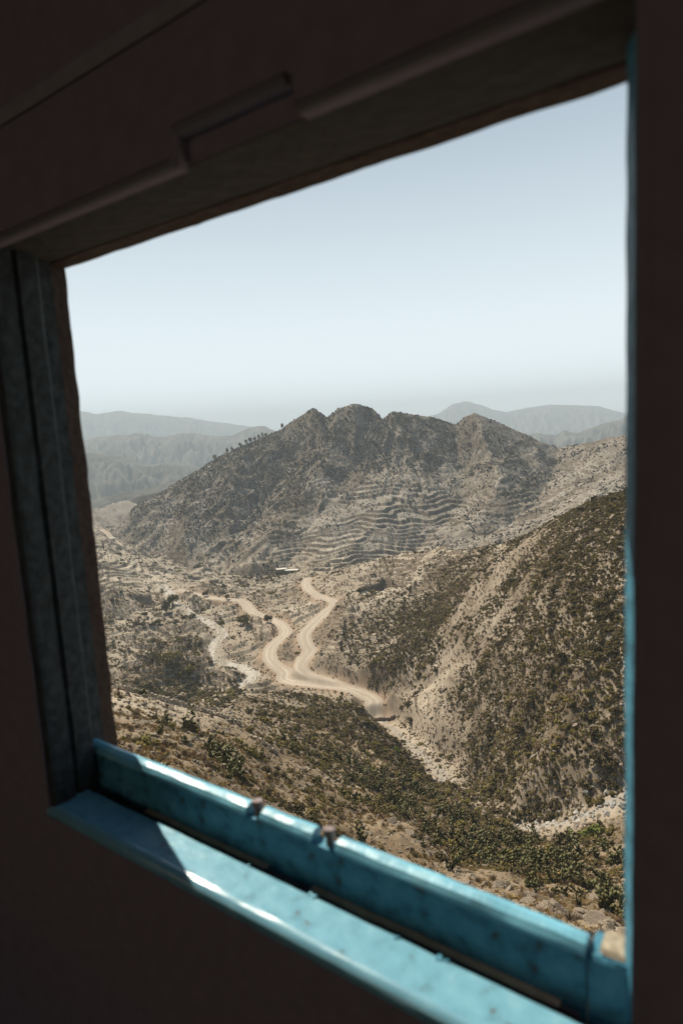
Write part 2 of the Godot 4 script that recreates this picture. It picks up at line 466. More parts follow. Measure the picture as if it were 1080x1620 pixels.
func ground_y(x: float, z: float) -> float:
	return EYE + height[cell_at(x, z)]


func lay_land() -> void:
	columns = int((SECTOR_TO - SECTOR_FROM) / BEARING_STEP) + 1
	for c in columns:
		bearings.append(SECTOR_FROM + BEARING_STEP * c)
	var r := 26.0
	while r < 1400.0:
		ranges.append(r)
		log_ranges.append(log(r) * 25.0)
		r *= 1.0 + (0.0056 if r < 220.0 else 0.0036 if r < 500.0 else 0.0024 if r < 1010.0 else 0.012)
	rows = ranges.size()
	for a in [height, cover, terraced, slope, road_height, stream_height]:
		pass
	var count := rows * columns
	height.resize(count)
	cover.resize(count)
	terraced.resize(count)
	slope.resize(count)
	road_height.resize(count)
	stream_height.resize(count)
	shown.resize(count)
	height.fill(-200.0)
	road_near.resize(count)
	road_near.fill(1e6)
	stream_near.resize(count)
	stream_near.fill(1e6)
	track_near.resize(count)
	track_near.fill(1e6)

	# a net of triangles over the surveyed points
	var plan := PackedVector2Array()
	for k in range(0, survey.size(), 5):
		plan.append(Vector2(survey[k], log(survey[k + 1]) * 25.0))
	var net := Geometry2D.triangulate_delaunay(plan)
	for t in range(0, net.size(), 3):
		var ia := net[t]
		var ib := net[t + 1]
		var ic := net[t + 2]
		var a := plan[ia]
		var b := plan[ib]
		var c := plan[ic]
		var det := (b - a).cross(c - a)
		if absf(det) < 1e-7:
			continue
		var du := [0.0, 0.0, 0.0]
		var dv := [0.0, 0.0, 0.0]
		for k in 3:
			var va := survey[ia * 5 + 2 + k]
			var vb := survey[ib * 5 + 2 + k] - va
			var vc := survey[ic * 5 + 2 + k] - va
			du[k] = (vb * (c.y - a.y) - vc * (b.y - a.y)) / det
			dv[k] = (vc * (b.x - a.x) - vb * (c.x - a.x)) / det
		var h0 := survey[ia * 5 + 2]
		var c0 := survey[ia * 5 + 3]
		var t0 := survey[ia * 5 + 4]
		var first := log_ranges.bsearch(minf(a.y, minf(b.y, c.y)))
		var last := log_ranges.bsearch(maxf(a.y, maxf(b.y, c.y)))
		for row in range(first, mini(last, rows)):
			var v := log_ranges[row]
			var lo := 1e9
			var hi := -1e9
			for edge in [[a, b], [b, c], [c, a]]:
				var p: Vector2 = edge[0]
				var q: Vector2 = edge[1]
				if (p.y - v) * (q.y - v) <= 0.0 and p.y != q.y:
					var u := p.x + (q.x - p.x) * (v - p.y) / (q.y - p.y)
					lo = minf(lo, u)
					hi = maxf(hi, u)
			if hi < lo:
				continue
			var from := maxi(int(ceil((lo - SECTOR_FROM) / BEARING_STEP - 0.001)), 0)
			var to := mini(int(floor((hi - SECTOR_FROM) / BEARING_STEP + 0.001)), columns - 1)
			var vv := v - a.y
			for col in range(from, to + 1):
				var uu := bearings[col] - a.x
				var at := row * columns + col
				height[at] = h0 + du[0] * uu + dv[0] * vv
				cover[at] = c0 + du[1] * uu + dv[1] * vv
				terraced[at] = t0 + du[2] * uu + dv[2] * vv
	for pass_number in 3:
		soften(height)
	for pass_number in 3:
		soften(cover)
		soften(terraced)

	# how steep it is before any detail
	for row in range(1, rows - 1):
		var dr := ranges[row + 1] - ranges[row - 1]
		var across := 2.0 * ranges[row] * deg_to_rad(BEARING_STEP)
		for col in range(1, columns - 1):
			var at := row * columns + col
			var s1 := (height[at + columns] - height[at - columns]) / dr
			var s2 := (height[at + 1] - height[at - 1]) / across
			slope[at] = sqrt(s1 * s1 + s2 * s2)

	var road_weight := PackedFloat32Array()
	road_weight.resize(count)
	var stream_weight := road_weight.duplicate()
	var spare_weight := road_weight.duplicate()
	mark_route(route([-50.41, 474.0, -113.0, -49.62, 466.0, -114.2, -48.00, 448.0, -114.5, -46.34, 434.0, -113.7, -44.95, 424.0, -113.9, -44.17, 398.0, -114.1, -42.78, 381.0, -114.2, -41.67, 362.0, -113.0, -41.32, 346.0, -112.9, -42.06, 333.0, -112.5, -42.81, 322.0, -112.5, -42.99, 308.0, -112.4, -42.46, 297.0, -112.5, -41.69, 288.0, -112.9, -41.74, 281.0, -113.5, -40.88, 275.0, -113.0, -38.83, 268.0, -112.1, -36.48, 261.0, -111.7, -34.72, 254.0, -111.4, -33.56, 247.0, -111.3, -33.73, 240.0, -112.1, -33.30, 234.0, -114.0]), road_near, road_height, road_weight, 16.0)
	mark_route(route([-39.00, 450.0, -107.8, -39.16, 432.0, -107.9, -38.57, 405.0, -106.9, -37.15, 385.0, -106.4, -36.59, 373.0, -106.0, -37.51, 358.0, -106.3, -38.63, 340.0, -106.6, -39.58, 324.0, -107.3, -39.52, 311.0, -108.0, -39.21, 302.0, -108.9, -39.98, 291.0, -109.3, -40.20, 282.0, -109.7, -39.36, 275.0, -110.4, -37.62, 267.0, -110.4, -35.88, 258.0, -110.1, -34.42, 252.0, -110.9]), road_near, road_height, road_weight, 16.0)
	mark_route(route([-56.41, 955.0, -126.6, -55.85, 930.0, -130.5, -55.59, 905.0, -134.4, -55.03, 860.0, -136.2]), road_near, road_height, road_weight, 22.0)
	mark_route(route([-51.98, 505.0, -114.5, -50.28, 425.0, -113.9, -48.20, 395.0, -117.0, -47.06, 368.0, -117.2, -47.81, 350.0, -116.8, -47.65, 322.0, -116.0, -46.00, 310.0, -116.2, -44.62, 296.0, -115.9, -45.56, 285.0, -116.2]), stream_near, stream_height, stream_weight, 26.0)
	mark_route(route([-33.07, 236.0, -115.0, -31.44, 217.0, -110.3, -30.19, 198.0, -105.6, -28.74, 184.0, -102.3, -27.32, 168.0, -98.6, -26.46, 160.0, -96.9]), stream_near, stream_height, stream_weight, 12.0)
	mark_route(route([-11.41, 113.0, -67.1, -13.49, 112.0, -69.4, -15.92, 113.0, -73.1, -18.15, 117.0, -77.7, -20.43, 122.0, -82.2]), stream_near, stream_height, stream_weight, 9.0)
	var spare := road_height.duplicate()
	mark_route(route([-54.96, 530.0, -111.3, -54.44, 575.0, -110.2, -54.00, 620.0, -110.3, -53.54, 650.0, -111.2]), track_near, spare, spare_weight, 8.0)

	for at in count:
		if road_weight[at] > 0.0:
			road_height[at] /= road_weight[at]
		if stream_weight[at] > 0.0:
			stream_height[at] /= stream_weight[at]

	var broad := FastNoiseLite.new()
	broad.seed = 4
	broad.noise_type = FastNoiseLite.TYPE_SIMPLEX_SMOOTH
	broad.frequency = 1.0 / 110.0
	broad.fractal_octaves = 6
	broad.fractal_gain = 0.52
	var fine := FastNoiseLite.new()
	fine.seed = 9
	fine.noise_type = FastNoiseLite.TYPE_SIMPLEX_SMOOTH
	fine.frequency = 1.0 / 8.0
	fine.fractal_octaves = 5
	fine.fractal_gain = 0.62
	var gully := FastNoiseLite.new()
	gully.seed = 14
	gully.noise_type = FastNoiseLite.TYPE_SIMPLEX_SMOOTH
	gully.fractal_type = FastNoiseLite.FRACTAL_RIDGED
	gully.frequency = 1.0
	gully.fractal_octaves = 3
	gully.fractal_gain = 0.5
	var warp := FastNoiseLite.new()
	warp.seed = 33
	warp.frequency = 1.0 / 60.0
	warp.fractal_octaves = 2
	var crests := PackedFloat32Array()
	for col in columns:
		crests.append(along(CREST, bearings[col]))
	for row in rows:
		var rr := ranges[row]
		var size := clampf(rr / 520.0, 0.12, 1.0)
		var mountain := smoothstep(480.0, 640.0, rr)
		for col in columns:
			var at := row * columns + col
			var b := deg_to_rad(bearings[col])
			var x := rr * sin(b)
			var z := -rr * cos(b)
			var steep := smoothstep(0.06, 0.38, slope[at])
			var rough := 0.12 + 0.88 * steep
			var h := height[at]
			var crest := 0.15 + 0.85 * smoothstep(0.0, 70.0, absf(rr - crests[col]))
			var tr := clampf(terraced[at], 0, 1)
			h += broad.get_noise_2d(x, z) * 4.5 * size * rough * crest * (1.0 - 0.7 * tr)
			h += fine.get_noise_2d(x, z) * (0.5 + 0.9 * size) * (0.2 + 0.8 * steep) * (0.4 + 0.6 * crest) * (1.0 - 0.8 * tr)
			if mountain > 0.0:
				var w := warp.get_noise_2d(x, z)
				var g := gully.get_noise_2d((b * 800.0 - 0.42 * rr * (1.0 - smoothstep(-36.0, -27.0, bearings[col]))) / 92.0 + w * 0.45, rr / 300.0 + w * 0.2)
				h += (g - 0.35) * lerpf(11.0, 4.5, smoothstep(-40.0, -34.0, bearings[col])) * crest * mountain * steep * (1.0 - 0.8 * tr)
			if rr > 215.0 and mountain < 1.0:
				# low field banks on the valley floor
				var swell := (warp.get_noise_2d(x * 1.1 + 77.0, z * 1.1) * 9.0 + broad.get_noise_2d(x * 1.5, z * 1.5) * 4.0) * (1.0 - smoothstep(0.12, 0.35, slope[at])) * (1.0 - mountain)
				var bank := swell / 1.7
				var bank_part := bank - floorf(bank)
				h += lerpf(swell, (floorf(bank) + smoothstep(0.78, 0.98, bank_part)) * 1.7, 0.95)
			if rr < 420.0 and rr > 118.0 and bearings[col] > -36.0:
				# spurs and gullies down the hillside
				var w2 := warp.get_noise_2d(x * 1.3, z * 1.3)
				h += (gully.get_noise_2d(b * 5.4 + w2 * 0.45, rr / 150.0 + w2 * 0.2) - 0.35) * 3.6 * steep * smoothstep(118.0, 150.0, rr) * (1.0 - smoothstep(200.0, 260.0, rr) * 0.6) * crest_of_hill(bearings[col], rr)
			if tr > 0.06:
				var step := clampf(rr * 0.0068, 1.2, 4.4)
				var shift := warp.get_noise_2d(x * 0.9 + 300.0, z * 0.9) * step * 1.5
				var k := (h + shift) / step
				var whole := floorf(k)
				var f := k - whole
				var patch := smoothstep(-0.25, 0.15, warp.get_noise_2d(x * 0.8 - 900.0, z * 0.8 + 200.0) + 0.5 * warp.get_noise_2d(x * 3.0 + 40.0, z * 3.0) + tr * 0.65 - 0.32)
				h = lerpf(h, (whole + 0.12 * f + 0.88 * smoothstep(0.72, 0.97, f)) * step - shift, minf(0.9, tr * 1.3) * patch * smoothstep(0.03, 0.10, slope[at] + 0.02))
			if road_near[at] < 15.0:
				h = lerpf(road_height[at] + 0.05 * fine.get_noise_2d(x * 3.0, z * 3.0), h, smoothstep(3.2, 8.5, road_near[at]))
			if stream_near[at] < 8.8:
				h = lerpf(stream_height[at] + 0.5 * fine.get_noise_2d(x * 2.0, z * 2.0), h, smoothstep(2.6, 8.6, stream_near[at]))
			height[at] = h
	# what stands in front of what, seen from the railway
	for col in columns:
		var most := -10.0
		for row in rows:
			var at := row * columns + col
			var up := height[at] / ranges[row]
			if up >= most - 0.004:
				shown[at] = 1
			most = maxf(most, up)


func crest_of_hill(b: float, r: float) -> float:
	return smoothstep(0.0, 40.0, absf(r - along(HILL_CREST, b)))


func soften(a: PackedFloat32Array) -> void:
	for row in rows:
		var base := row * columns
		var before := a[base]
		for col in range(1, columns - 1):
			var at := base + col
			var here := a[at]
			a[at] = 0.25 * before + 0.5 * here + 0.25 * a[at + 1]
			before = here
	for col in columns:
		var before := a[col]
		for row in range(1, rows - 1):
			var at := row * columns + col
			var here := a[at]
			a[at] = 0.25 * before + 0.5 * here + 0.25 * a[at + columns]
			before = here


func mark_route(line: PackedVector3Array, near: PackedFloat32Array, level: PackedFloat32Array, weight: PackedFloat32Array, reach: float) -> void:
	for k in line.size() - 1:
		var p := line[k]
		var q := line[k + 1]
		var a := Vector2(p.x, p.z)
		var d := Vector2(q.x - p.x, q.z - p.z)
		var long := maxf(d.length_squared(), 1e-6)
		var rp := a.length()
		var rq := Vector2(q.x, q.z).length()
		var bp := rad_to_deg(atan2(p.x, -p.z))
		var bq := rad_to_deg(atan2(q.x, -q.z))
		var spread := rad_to_deg(reach / minf(rp, rq))
		for row in range(row_of(minf(rp, rq) - reach), row_of(maxf(rp, rq) + reach)):
			for col in range(column_of(minf(bp, bq) - spread), column_of(maxf(bp, bq) + spread)):
				var b := deg_to_rad(bearings[col])
				var here := Vector2(ranges[row] * sin(b), -ranges[row] * cos(b)) - a
				var t := clampf(here.dot(d) / long, 0.0, 1.0)
				var away := (here - d * t).length()
				var at := row * columns + col
				near[at] = minf(near[at], away)
				if away < reach:
					var w := 1.0 / (pow(away, 4.0) + 2.0)
					level[at] += w * lerpf(p.y, q.y, t)
					weight[at] += w


func along(table: Array, b: float) -> float:
	for k in table.size() - 1:
		if b <= table[k + 1][0]:
			return lerpf(table[k][1], table[k + 1][1], clampf((b - table[k][0]) / (table[k + 1][0] - table[k][0]), 0, 1))
	return table[table.size() - 1][1]


const CREST := [[-55.14, 960.0], [-53.42, 990.0], [-50.95, 1000.0], [-48.70, 1000.0], [-45.85, 1000.0], [-43.29, 980.0], [-40.71, 960.0], [-38.96, 945.0], [-37.50, 930.0], [-36.33, 915.0], [-35.27, 895.0], [-33.84, 880.0], [-32.19, 885.0], [-30.53, 890.0], [-28.32, 900.0], [-26.67, 905.0], [-25.16, 900.0], [-24.22, 860.0], [-23.40, 850.0], [-22.07, 845.0], [-20.76, 840.0], [-19.20, 835.0], [-17.66, 835.0], [-16.39, 840.0], [-15.38, 840.0], [-14.38, 790.0], [-12.68, 770.0], [-10.92, 750.0], [-8.04, 740.0], [-3.78, 740.0]]
const HILL_CREST := [[-40.0, 450.0], [-31.0, 415.0], [-27.0, 340.0], [-22.0, 295.0], [-18.0, 250.0], [-15.0, 228.0], [-11.0, 212.0], [-2.0, 204.0]]
const BROW := [[-66.0, 150.0], [-53.0, 155.0], [-48.0, 165.0], [-46.0, 185.0], [-43.6, 212.0], [-38.0, 216.0], [-34.0, 216.0], [-31.0, 190.0], [-28.0, 166.0], [-26.0, 157.0], [-22.0, 130.0], [-18.0, 116.0], [-11.0, 112.0], [-2.0, 108.0]]
const FOOT := [[-66.0, 1400.0], [-55.6, 940.0], [-53.0, 820.0], [-49.6, 700.0], [-47.0, 645.0], [-44.0, 600.0], [-41.6, 590.0], [-39.0, 565.0], [-34.5, 552.0], [-31.0, 575.0], [-29.0, 570.0], [-27.0, 470.0], [-24.0, 410.0], [-21.5, 370.0], [-19.0, 340.0], [-17.0, 310.0], [-13.0, 290.0], [-2.0, 260.0]]


func zone_of(b: float, r: float) -> int:
	# 0 near slope, 1 valley floor, 2 hillside across the ravine, 3 mountain
	if r < along(BROW, b):
		return 0
	if r > along(FOOT, b):
		return 3
	return 2 if b > -36.0 and (r < 330.0 or b > -31.0) else 1


func build_land() -> void:
	var count := rows * columns
	var points := PackedVector3Array()
	var normals := PackedVector3Array()
	var tints := PackedColorArray()
	points.resize(count)
	normals.resize(count)
	tints.resize(count)
	var patches := FastNoiseLite.new()
	patches.seed = 51
	patches.frequency = 1.0 / 28.0
	patches.fractal_octaves = 6
	patches.fractal_gain = 0.62
	var specks := FastNoiseLite.new()
	specks.seed = 77
	specks.frequency = 1.0 / 3.2
	specks.fractal_octaves = 3
	specks.fractal_gain = 0.7
	for row in rows:
		var r := ranges[row]
		for col in columns:
			var b := deg_to_rad(bearings[col])
			points[row * columns + col] = Vector3(r * sin(b), EYE + height[row * columns + col], -r * cos(b))
	for row in rows:
		var up := mini(row + 1, rows - 1) * columns
		var down := maxi(row - 1, 0) * columns
		for col in columns:
			var right := mini(col + 1, columns - 1)
			var left := maxi(col - 1, 0)
			normals[row * columns + col] = (points[row * columns + right] - points[row * columns + left]).cross(points[up + col] - points[down + col]).normalized()
	var brow := PackedFloat32Array()
	var foot := PackedFloat32Array()
	for col in columns:
		brow.append(along(BROW, bearings[col]))
		foot.append(along(FOOT, bearings[col]))
	for row in rows:
		var r := ranges[row]
		var coarse := clampf(110.0 / r, 0.10, 1.0)
		for col in columns:
			var at := row * columns + col
			var p := points[at]
			var n1 := patches.get_noise_3d(p.x * (0.35 + coarse), p.y * 1.5, p.z * (0.35 + coarse))
			var n2 := specks.get_noise_3d(p.x * coarse * 1.2, p.y * coarse * 2.0, p.z * coarse * 1.2)
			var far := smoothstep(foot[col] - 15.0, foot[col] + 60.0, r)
			var tr := clampf(terraced[at], 0, 1)
			var close := (1.0 - smoothstep(90.0, 210.0, r)) * (1.0 - smoothstep(brow[col] - 30.0, brow[col], r))
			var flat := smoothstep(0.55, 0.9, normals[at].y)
			# bare soil, stony soil and rock
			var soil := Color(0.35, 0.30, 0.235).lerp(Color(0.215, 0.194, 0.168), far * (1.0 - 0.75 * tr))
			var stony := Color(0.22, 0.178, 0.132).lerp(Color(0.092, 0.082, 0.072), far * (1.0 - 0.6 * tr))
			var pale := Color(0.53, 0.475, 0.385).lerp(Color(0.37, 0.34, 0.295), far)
			var c := soil.lerp(stony, smoothstep(-0.05, 0.35, n1 + 0.25 * n2))
			c = c.lerp(pale, smoothstep(0.18, 0.5, -n1 * 0.6 + n2 * 0.75 + 0.12 * tr))
			c = c.lerp(stony * 0.62, smoothstep(0.25, 0.6, n2 - n1 * 0.2))
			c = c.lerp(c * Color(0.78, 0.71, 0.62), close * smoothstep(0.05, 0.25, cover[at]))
			if r < 230.0:
				c = c.lerp(pale * Color(0.92, 0.89, 0.86), 0.75 * (1.0 - smoothstep(0.10, 0.30, cover[at])) * smoothstep(85.0, 105.0, r) * (1.0 - smoothstep(0.1, 0.5, n2)))
			if tr > 0.06:
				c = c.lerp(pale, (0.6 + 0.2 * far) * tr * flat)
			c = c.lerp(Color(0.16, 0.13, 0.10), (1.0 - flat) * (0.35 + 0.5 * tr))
			# litter and low growth under the scrub
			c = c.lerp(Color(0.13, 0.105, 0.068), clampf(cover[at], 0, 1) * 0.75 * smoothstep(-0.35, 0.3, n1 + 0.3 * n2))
			if road_near[at] < 9.0:
				var d := road_near[at] + n2 * 0.5 + maxf(road_near[at] - 3.5, 0.0) * n1 * 1.5
				var cut := Color(0.36, 0.275, 0.20)
				c = c.lerp(cut, 1.0 - smoothstep(3.6, 9.0, d))
				if d < 3.7:
					c = Color(0.45, 0.385, 0.31).lerp(Color(0.58, 0.515, 0.43), (1.0 - smoothstep(0.2, 0.9, absf(d - 1.35 - n1 * 0.9))) * (0.55 + 0.9 * n2))
			if stream_near[at] < 12.0:
				var wide := 3.0 if r > 280.0 else 1.3
				var bed := (Color(0.52, 0.49, 0.43) if r > 280.0 else Color(0.35, 0.32, 0.275)).lerp(Color(0.36, 0.32, 0.26), smoothstep(-0.1, 0.3, n2))
				c = c.lerp(bed, 1.0 - smoothstep(wide * 0.6, wide, stream_near[at] + n1 * 5.0))
			if track_near[at] < 3.0:
				c = c.lerp(Color(0.50, 0.45, 0.36), 1.0 - smoothstep(1.4, 2.6, track_near[at]))
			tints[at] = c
	# each square of the net belongs to one piece of the land
	var owner := PackedByteArray()
	owner.resize(count)
	for row in rows - 1:
		for col in columns - 1:
			var at := row * columns + col
			var z := zone_of(bearings[col], ranges[row])
			if road_near[at] < 3.5:
				z = 4
			elif stream_near[at] < (3.0 if ranges[row] > 280.0 else 1.3):
				z = 5
			owner[at] = z
	var kinds := [["near_slope", "land_near", "dry stony slope falling away below the carriage window"], ["valley_floor", "land_middle", "terraced valley floor of pale fields and dry earth"],
		["hillside", "land_near", "steep scrub covered hillside right of the ravine"], ["mountain", "land_far", "rocky mountain with terraced lower slopes across the valley"],
		["dirt_road", "land_near", "pale dirt road winding along the valley in two loops"], ["dry_riverbed", "land_near", "pale gravel bed of the dry river"]]
	for k in kinds.size():
		var number := PackedInt32Array()
		number.resize(count)
		number.fill(-1)
		var v := PackedVector3Array()
		var n := PackedVector3Array()
		var t := PackedColorArray()
		var faces := PackedInt32Array()
		for row in rows - 1:
			for col in columns - 1:
				var at := row * columns + col
				if owner[at] != k:
					continue
				for corner in [at, at + 1, at + columns, at + columns + 1]:
					if number[corner] < 0:
						number[corner] = v.size()
						v.append(points[corner])
						n.append(normals[corner])
						t.append(tints[corner])
				var a := number[at]
				var b := number[at + 1]
				var c := number[at + columns]
				var d := number[at + columns + 1]
				faces.append_array(PackedInt32Array([a, c, b, b, c, d]))
		var arrays := []
		arrays.resize(Mesh.ARRAY_MAX)
		arrays[Mesh.ARRAY_VERTEX] = v
		arrays[Mesh.ARRAY_NORMAL] = n
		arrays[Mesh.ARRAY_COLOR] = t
		arrays[Mesh.ARRAY_INDEX] = faces
		var mesh := ArrayMesh.new()
		mesh.add_surface_from_arrays(Mesh.PRIMITIVE_TRIANGLES, arrays)
		var o := put(kinds[k][0], mesh, paint[kinds[k][1]])
		tag(o, kinds[k][2], "", "", "structure")
	build_outer_ground()


func outer_height(x: float, z: float) -> float:
	var r := sqrt(x * x + z * z)
	var bench := -2.75
	if absf(z) < 3.0:
		return bench
	if z > 0.0:
		return bench + minf((z - 3.0) * 0.55, 140.0)
	return bench - minf((-z - 3.0) * 0.62, 138.0) if r < 400.0 else -141.0 - 199.0 * smoothstep(900, 1600, r)


func build_outer_ground() -> void:
	# the rest of the sheet: under the railway, behind it, to both sides and out to the horizon
	var st := SurfaceTool.new()
	st.begin(Mesh.PRIMITIVE_TRIANGLES)
	var angles := PackedFloat32Array()
	var b := SECTOR_TO
	while b < SECTOR_FROM + 360.0:
		angles.append(b)
		b += 2.0
	angles.append(SECTOR_FROM + 360.0)
	var away := PackedFloat32Array([0.5, 2.0, 3.0, 4.0, 6.0, 9.0, 13.0, 19.0])
	var r := 26.0
	while r < 1400.0:
		away.append(r)
		r *= 1.06
	var inner := away.size()
	for far in [1400.0, 2000.0, 3000.0, 4500.0, 6500.0, 8400.0]:
		away.append(far)
	ground_strip(st, angles, away)
	var ahead := PackedFloat32Array()
	for k in 33:
		ahead.append(SECTOR_FROM + 2.0 * k)
	ground_strip(st, ahead, PackedFloat32Array([0.5, 1.2, 2.0, 2.4, 3.0, 4.0, 5.0, 6.5, 9.0, 13.0, 19.0, 25.99]))
	ground_strip(st, ahead, away.slice(inner - 1))
	st.generate_normals()
	var o := put("ground", st.commit(), paint["land_near"])
	tag(o, "", "", "", "structure")


func ground_strip(st: SurfaceTool, angles: PackedFloat32Array, away: PackedFloat32Array) -> void:
	for k in angles.size() - 1:
		for m in away.size() - 1:
			var quad := []
			for c in [[k, m], [k, m + 1], [k + 1, m], [k + 1, m], [k, m + 1], [k + 1, m + 1]]:
				var b := deg_to_rad(angles[c[0]])
				var r := away[c[1]]
				var x := r * sin(b)
				var z := -r * cos(b)
				var h := outer_height(x, z)
				var turn := angles[c[0]]
				if turn > SECTOR_FROM + 180.0:
					turn -= 360.0
				if r >= 26.0 and r < 1400.0:
					var edge := height[row_of(r) * columns + (0 if turn < -34.0 else columns - 1)]
					var off := maxf(SECTOR_FROM - turn, turn - SECTOR_TO)
					h = lerpf(edge, h, smoothstep(0.0, 40.0, off))
				elif r < 26.0 and turn >= SECTOR_FROM - 1.0 and turn <= SECTOR_TO + 1.0:
					var r0 := 2.3 / cos(b)
					h = -2.75 if r < r0 else lerpf(-4.3, height[column_of(turn)], (r - r0) / (26.0 - r0))
				st.set_color(Color(0.33, 0.295, 0.25))
				st.add_vertex(Vector3(x, EYE + h, z))


func build_far_hills() -> void:
	var spurs := FastNoiseLite.new()
	spurs.seed = 61
	spurs.fractal_type = FastNoiseLite.FRACTAL_RIDGED
	spurs.frequency = 1.0
	spurs.fractal_octaves = 4
	var rough := FastNoiseLite.new()
	rough.seed = 62
	rough.frequency = 1.0 / 140.0
	rough.fractal_octaves = 7
	rough.fractal_gain = 0.58
	for spec in [
		["farthest pale blue ridge at the left", [-60.22, 8000.0, 299.6, -57.11, 8000.0, 337.0, -55.68, 8000.0, 291.7, -54.17, 8000.0, 318.2, -51.91, 8000.0, 266.1, -48.80, 8000.0, 206.4, -45.89, 8000.0, 123.7, -42.91, 8000.0, 46.4, -40.72, 8000.0, -25.5, -36.26, 8000.0, -123.9], 900.0],
		["second hazy ridge at the left with small peaks", [-60.48, 4400.0, -17.0, -57.12, 4400.0, -1.6, -55.62, 4400.0, 15.5, -53.60, 4400.0, 22.6, -52.47, 4400.0, 25.7, -51.05, 4400.0, -5.5, -48.38, 4400.0, 11.6, -46.26, 4400.0, -27.4, -44.90, 4400.0, -29.4, -42.91, 4400.0, 21.3, -41.91, 4400.0, 25.4, -40.72, 4400.0, -22.5, -38.54, 4400.0, -101.1], 800.0],
		["third ridge at the left falling into the valley", [-60.52, 2900.0, -29.1, -57.23, 2900.0, -51.0, -55.28, 2900.0, -65.8, -53.80, 2900.0, -87.3, -52.06, 2900.0, -123.7, -50.20, 2900.0, -116.6, -48.63, 2900.0, -138.8, -47.04, 2900.0, -158.6, -44.31, 2900.0, -176.6, -42.15, 2900.0, -226.9], 520.0],
		["low hazy foothills in the distant left valley", [-60.81, 1900.0, -108.5, -57.66, 1900.0, -170.7, -55.11, 1900.0, -157.3, -53.81, 1900.0, -148.5, -51.98, 1900.0, -146.4, -50.79, 1900.0, -136.9, -48.73, 1900.0, -127.5, -46.53, 1900.0, -119.9, -43.26, 1900.0, -146.1], 230.0],
		["nearest low knoll in the distant left valley", [-61.01, 1300.0, -114.9, -57.26, 1300.0, -138.3, -54.67, 1300.0, -123.3, -52.82, 1300.0, -112.3, -51.50, 1300.0, -111.1, -49.96, 1300.0, -126.7, -47.36, 1300.0, -157.2], 130.0],
		["farthest pale ridge at the right with a single peak", [-31.69, 8000.0, 11.6, -28.90, 8000.0, 12.4, -26.56, 8000.0, 70.5, -25.27, 8000.0, 174.5, -24.18, 8000.0, 210.6, -23.11, 8000.0, 163.3, -21.79, 8000.0, 83.8, -20.74, 8000.0, 44.8, -18.90, 8000.0, 81.4, -17.11, 8000.0, 102.6, -15.60, 8000.0, 81.7, -13.64, 8000.0, 56.9, -11.96, 8000.0, -15.2, -10.78, 8000.0, -81.9, -8.04, 8000.0, -131.7], 900.0],
		["hazy ridge rising at the right edge", [-22.92, 3700.0, -104.8, -19.73, 3700.0, -122.4, -18.16, 3700.0, -106.6, -16.63, 3700.0, -118.5, -16.12, 3700.0, -99.6, -15.02, 3700.0, -113.4, -13.89, 3700.0, -86.7, -12.67, 3700.0, -64.1, -10.92, 3700.0, -34.1, -8.05, 3700.0, -22.5], 700.0],
	]:
		var line: Array = spec[1]
		var st := SurfaceTool.new()
		st.begin(Mesh.PRIMITIVE_TRIANGLES)
		var r0: float = line[1]
		var step := 0.16
		var n := int((line[line.size() - 3] - line[0]) / step)
		var profile := [-1.6, -1.0, -0.6, -0.3, -0.12, 0.0]
		for k in 34:
			profile.append(pow((k + 1) / 34.0, 1.25) * 1.5)
		var deep: float = spec[2]
		for k in n + 1:
			var b: float = line[0] + step * k
			var crest := -300.0
			for m in range(0, line.size() - 3, 3):
				if b >= line[m] and b <= line[m + 3]:
					var t: float = (b - line[m]) / (line[m + 3] - line[m])
					crest = lerpf(line[m + 2], line[m + 5], t * 0.6 + 0.4 * smoothstep(0, 1, t))
			for d in profile:
				var r: float = r0 - d * deep
				var a := deg_to_rad(b)
				var w := rough.get_noise_2d(b * 40.0, r * 0.4)
				var s := spurs.get_noise_2d(b * r0 / 9000.0 * 1.1 + w * 0.6, d * 1.3 + w * 0.9)
				var fall := absf(d)
				var h := lerpf(crest, -360.0, smoothstep(0.0, 1.0, fall / 1.5) * 0.55 + 0.45 * fall / 1.5)
				h += (s - 0.3) * deep * 0.20 * minf(fall, 1.0) * (1.6 - minf(fall, 1.5)) + rough.get_noise_2d(r * sin(a), r * cos(a)) * deep * 0.055 * (0.25 + minf(fall, 1.0))
				var veg := smoothstep(-0.2, 0.35, rough.get_noise_2d(r * sin(a) * 0.7 + 999.0, r * cos(a) * 0.7))
				st.set_color(Color(0.20, 0.185, 0.16).lerp(Color(0.085, 0.083, 0.07), 0.3 + 0.7 * veg))
				st.add_vertex(Vector3(r * sin(a), EYE + h, -r * cos(a)))
		var rings := profile.size()
		for k in n:
			for m in rings - 1:
				var i := k * rings + m
				for c in [i, i + rings, i + 1, i + 1, i + rings, i + rings + 1]:
					st.add_index(c)
		st.generate_normals()
		var o := put("hills", st.commit(), paint["land_far"])
		tag(o, spec[0], "", "", "structure")


# ------------------------------------------------------------------ the carriage

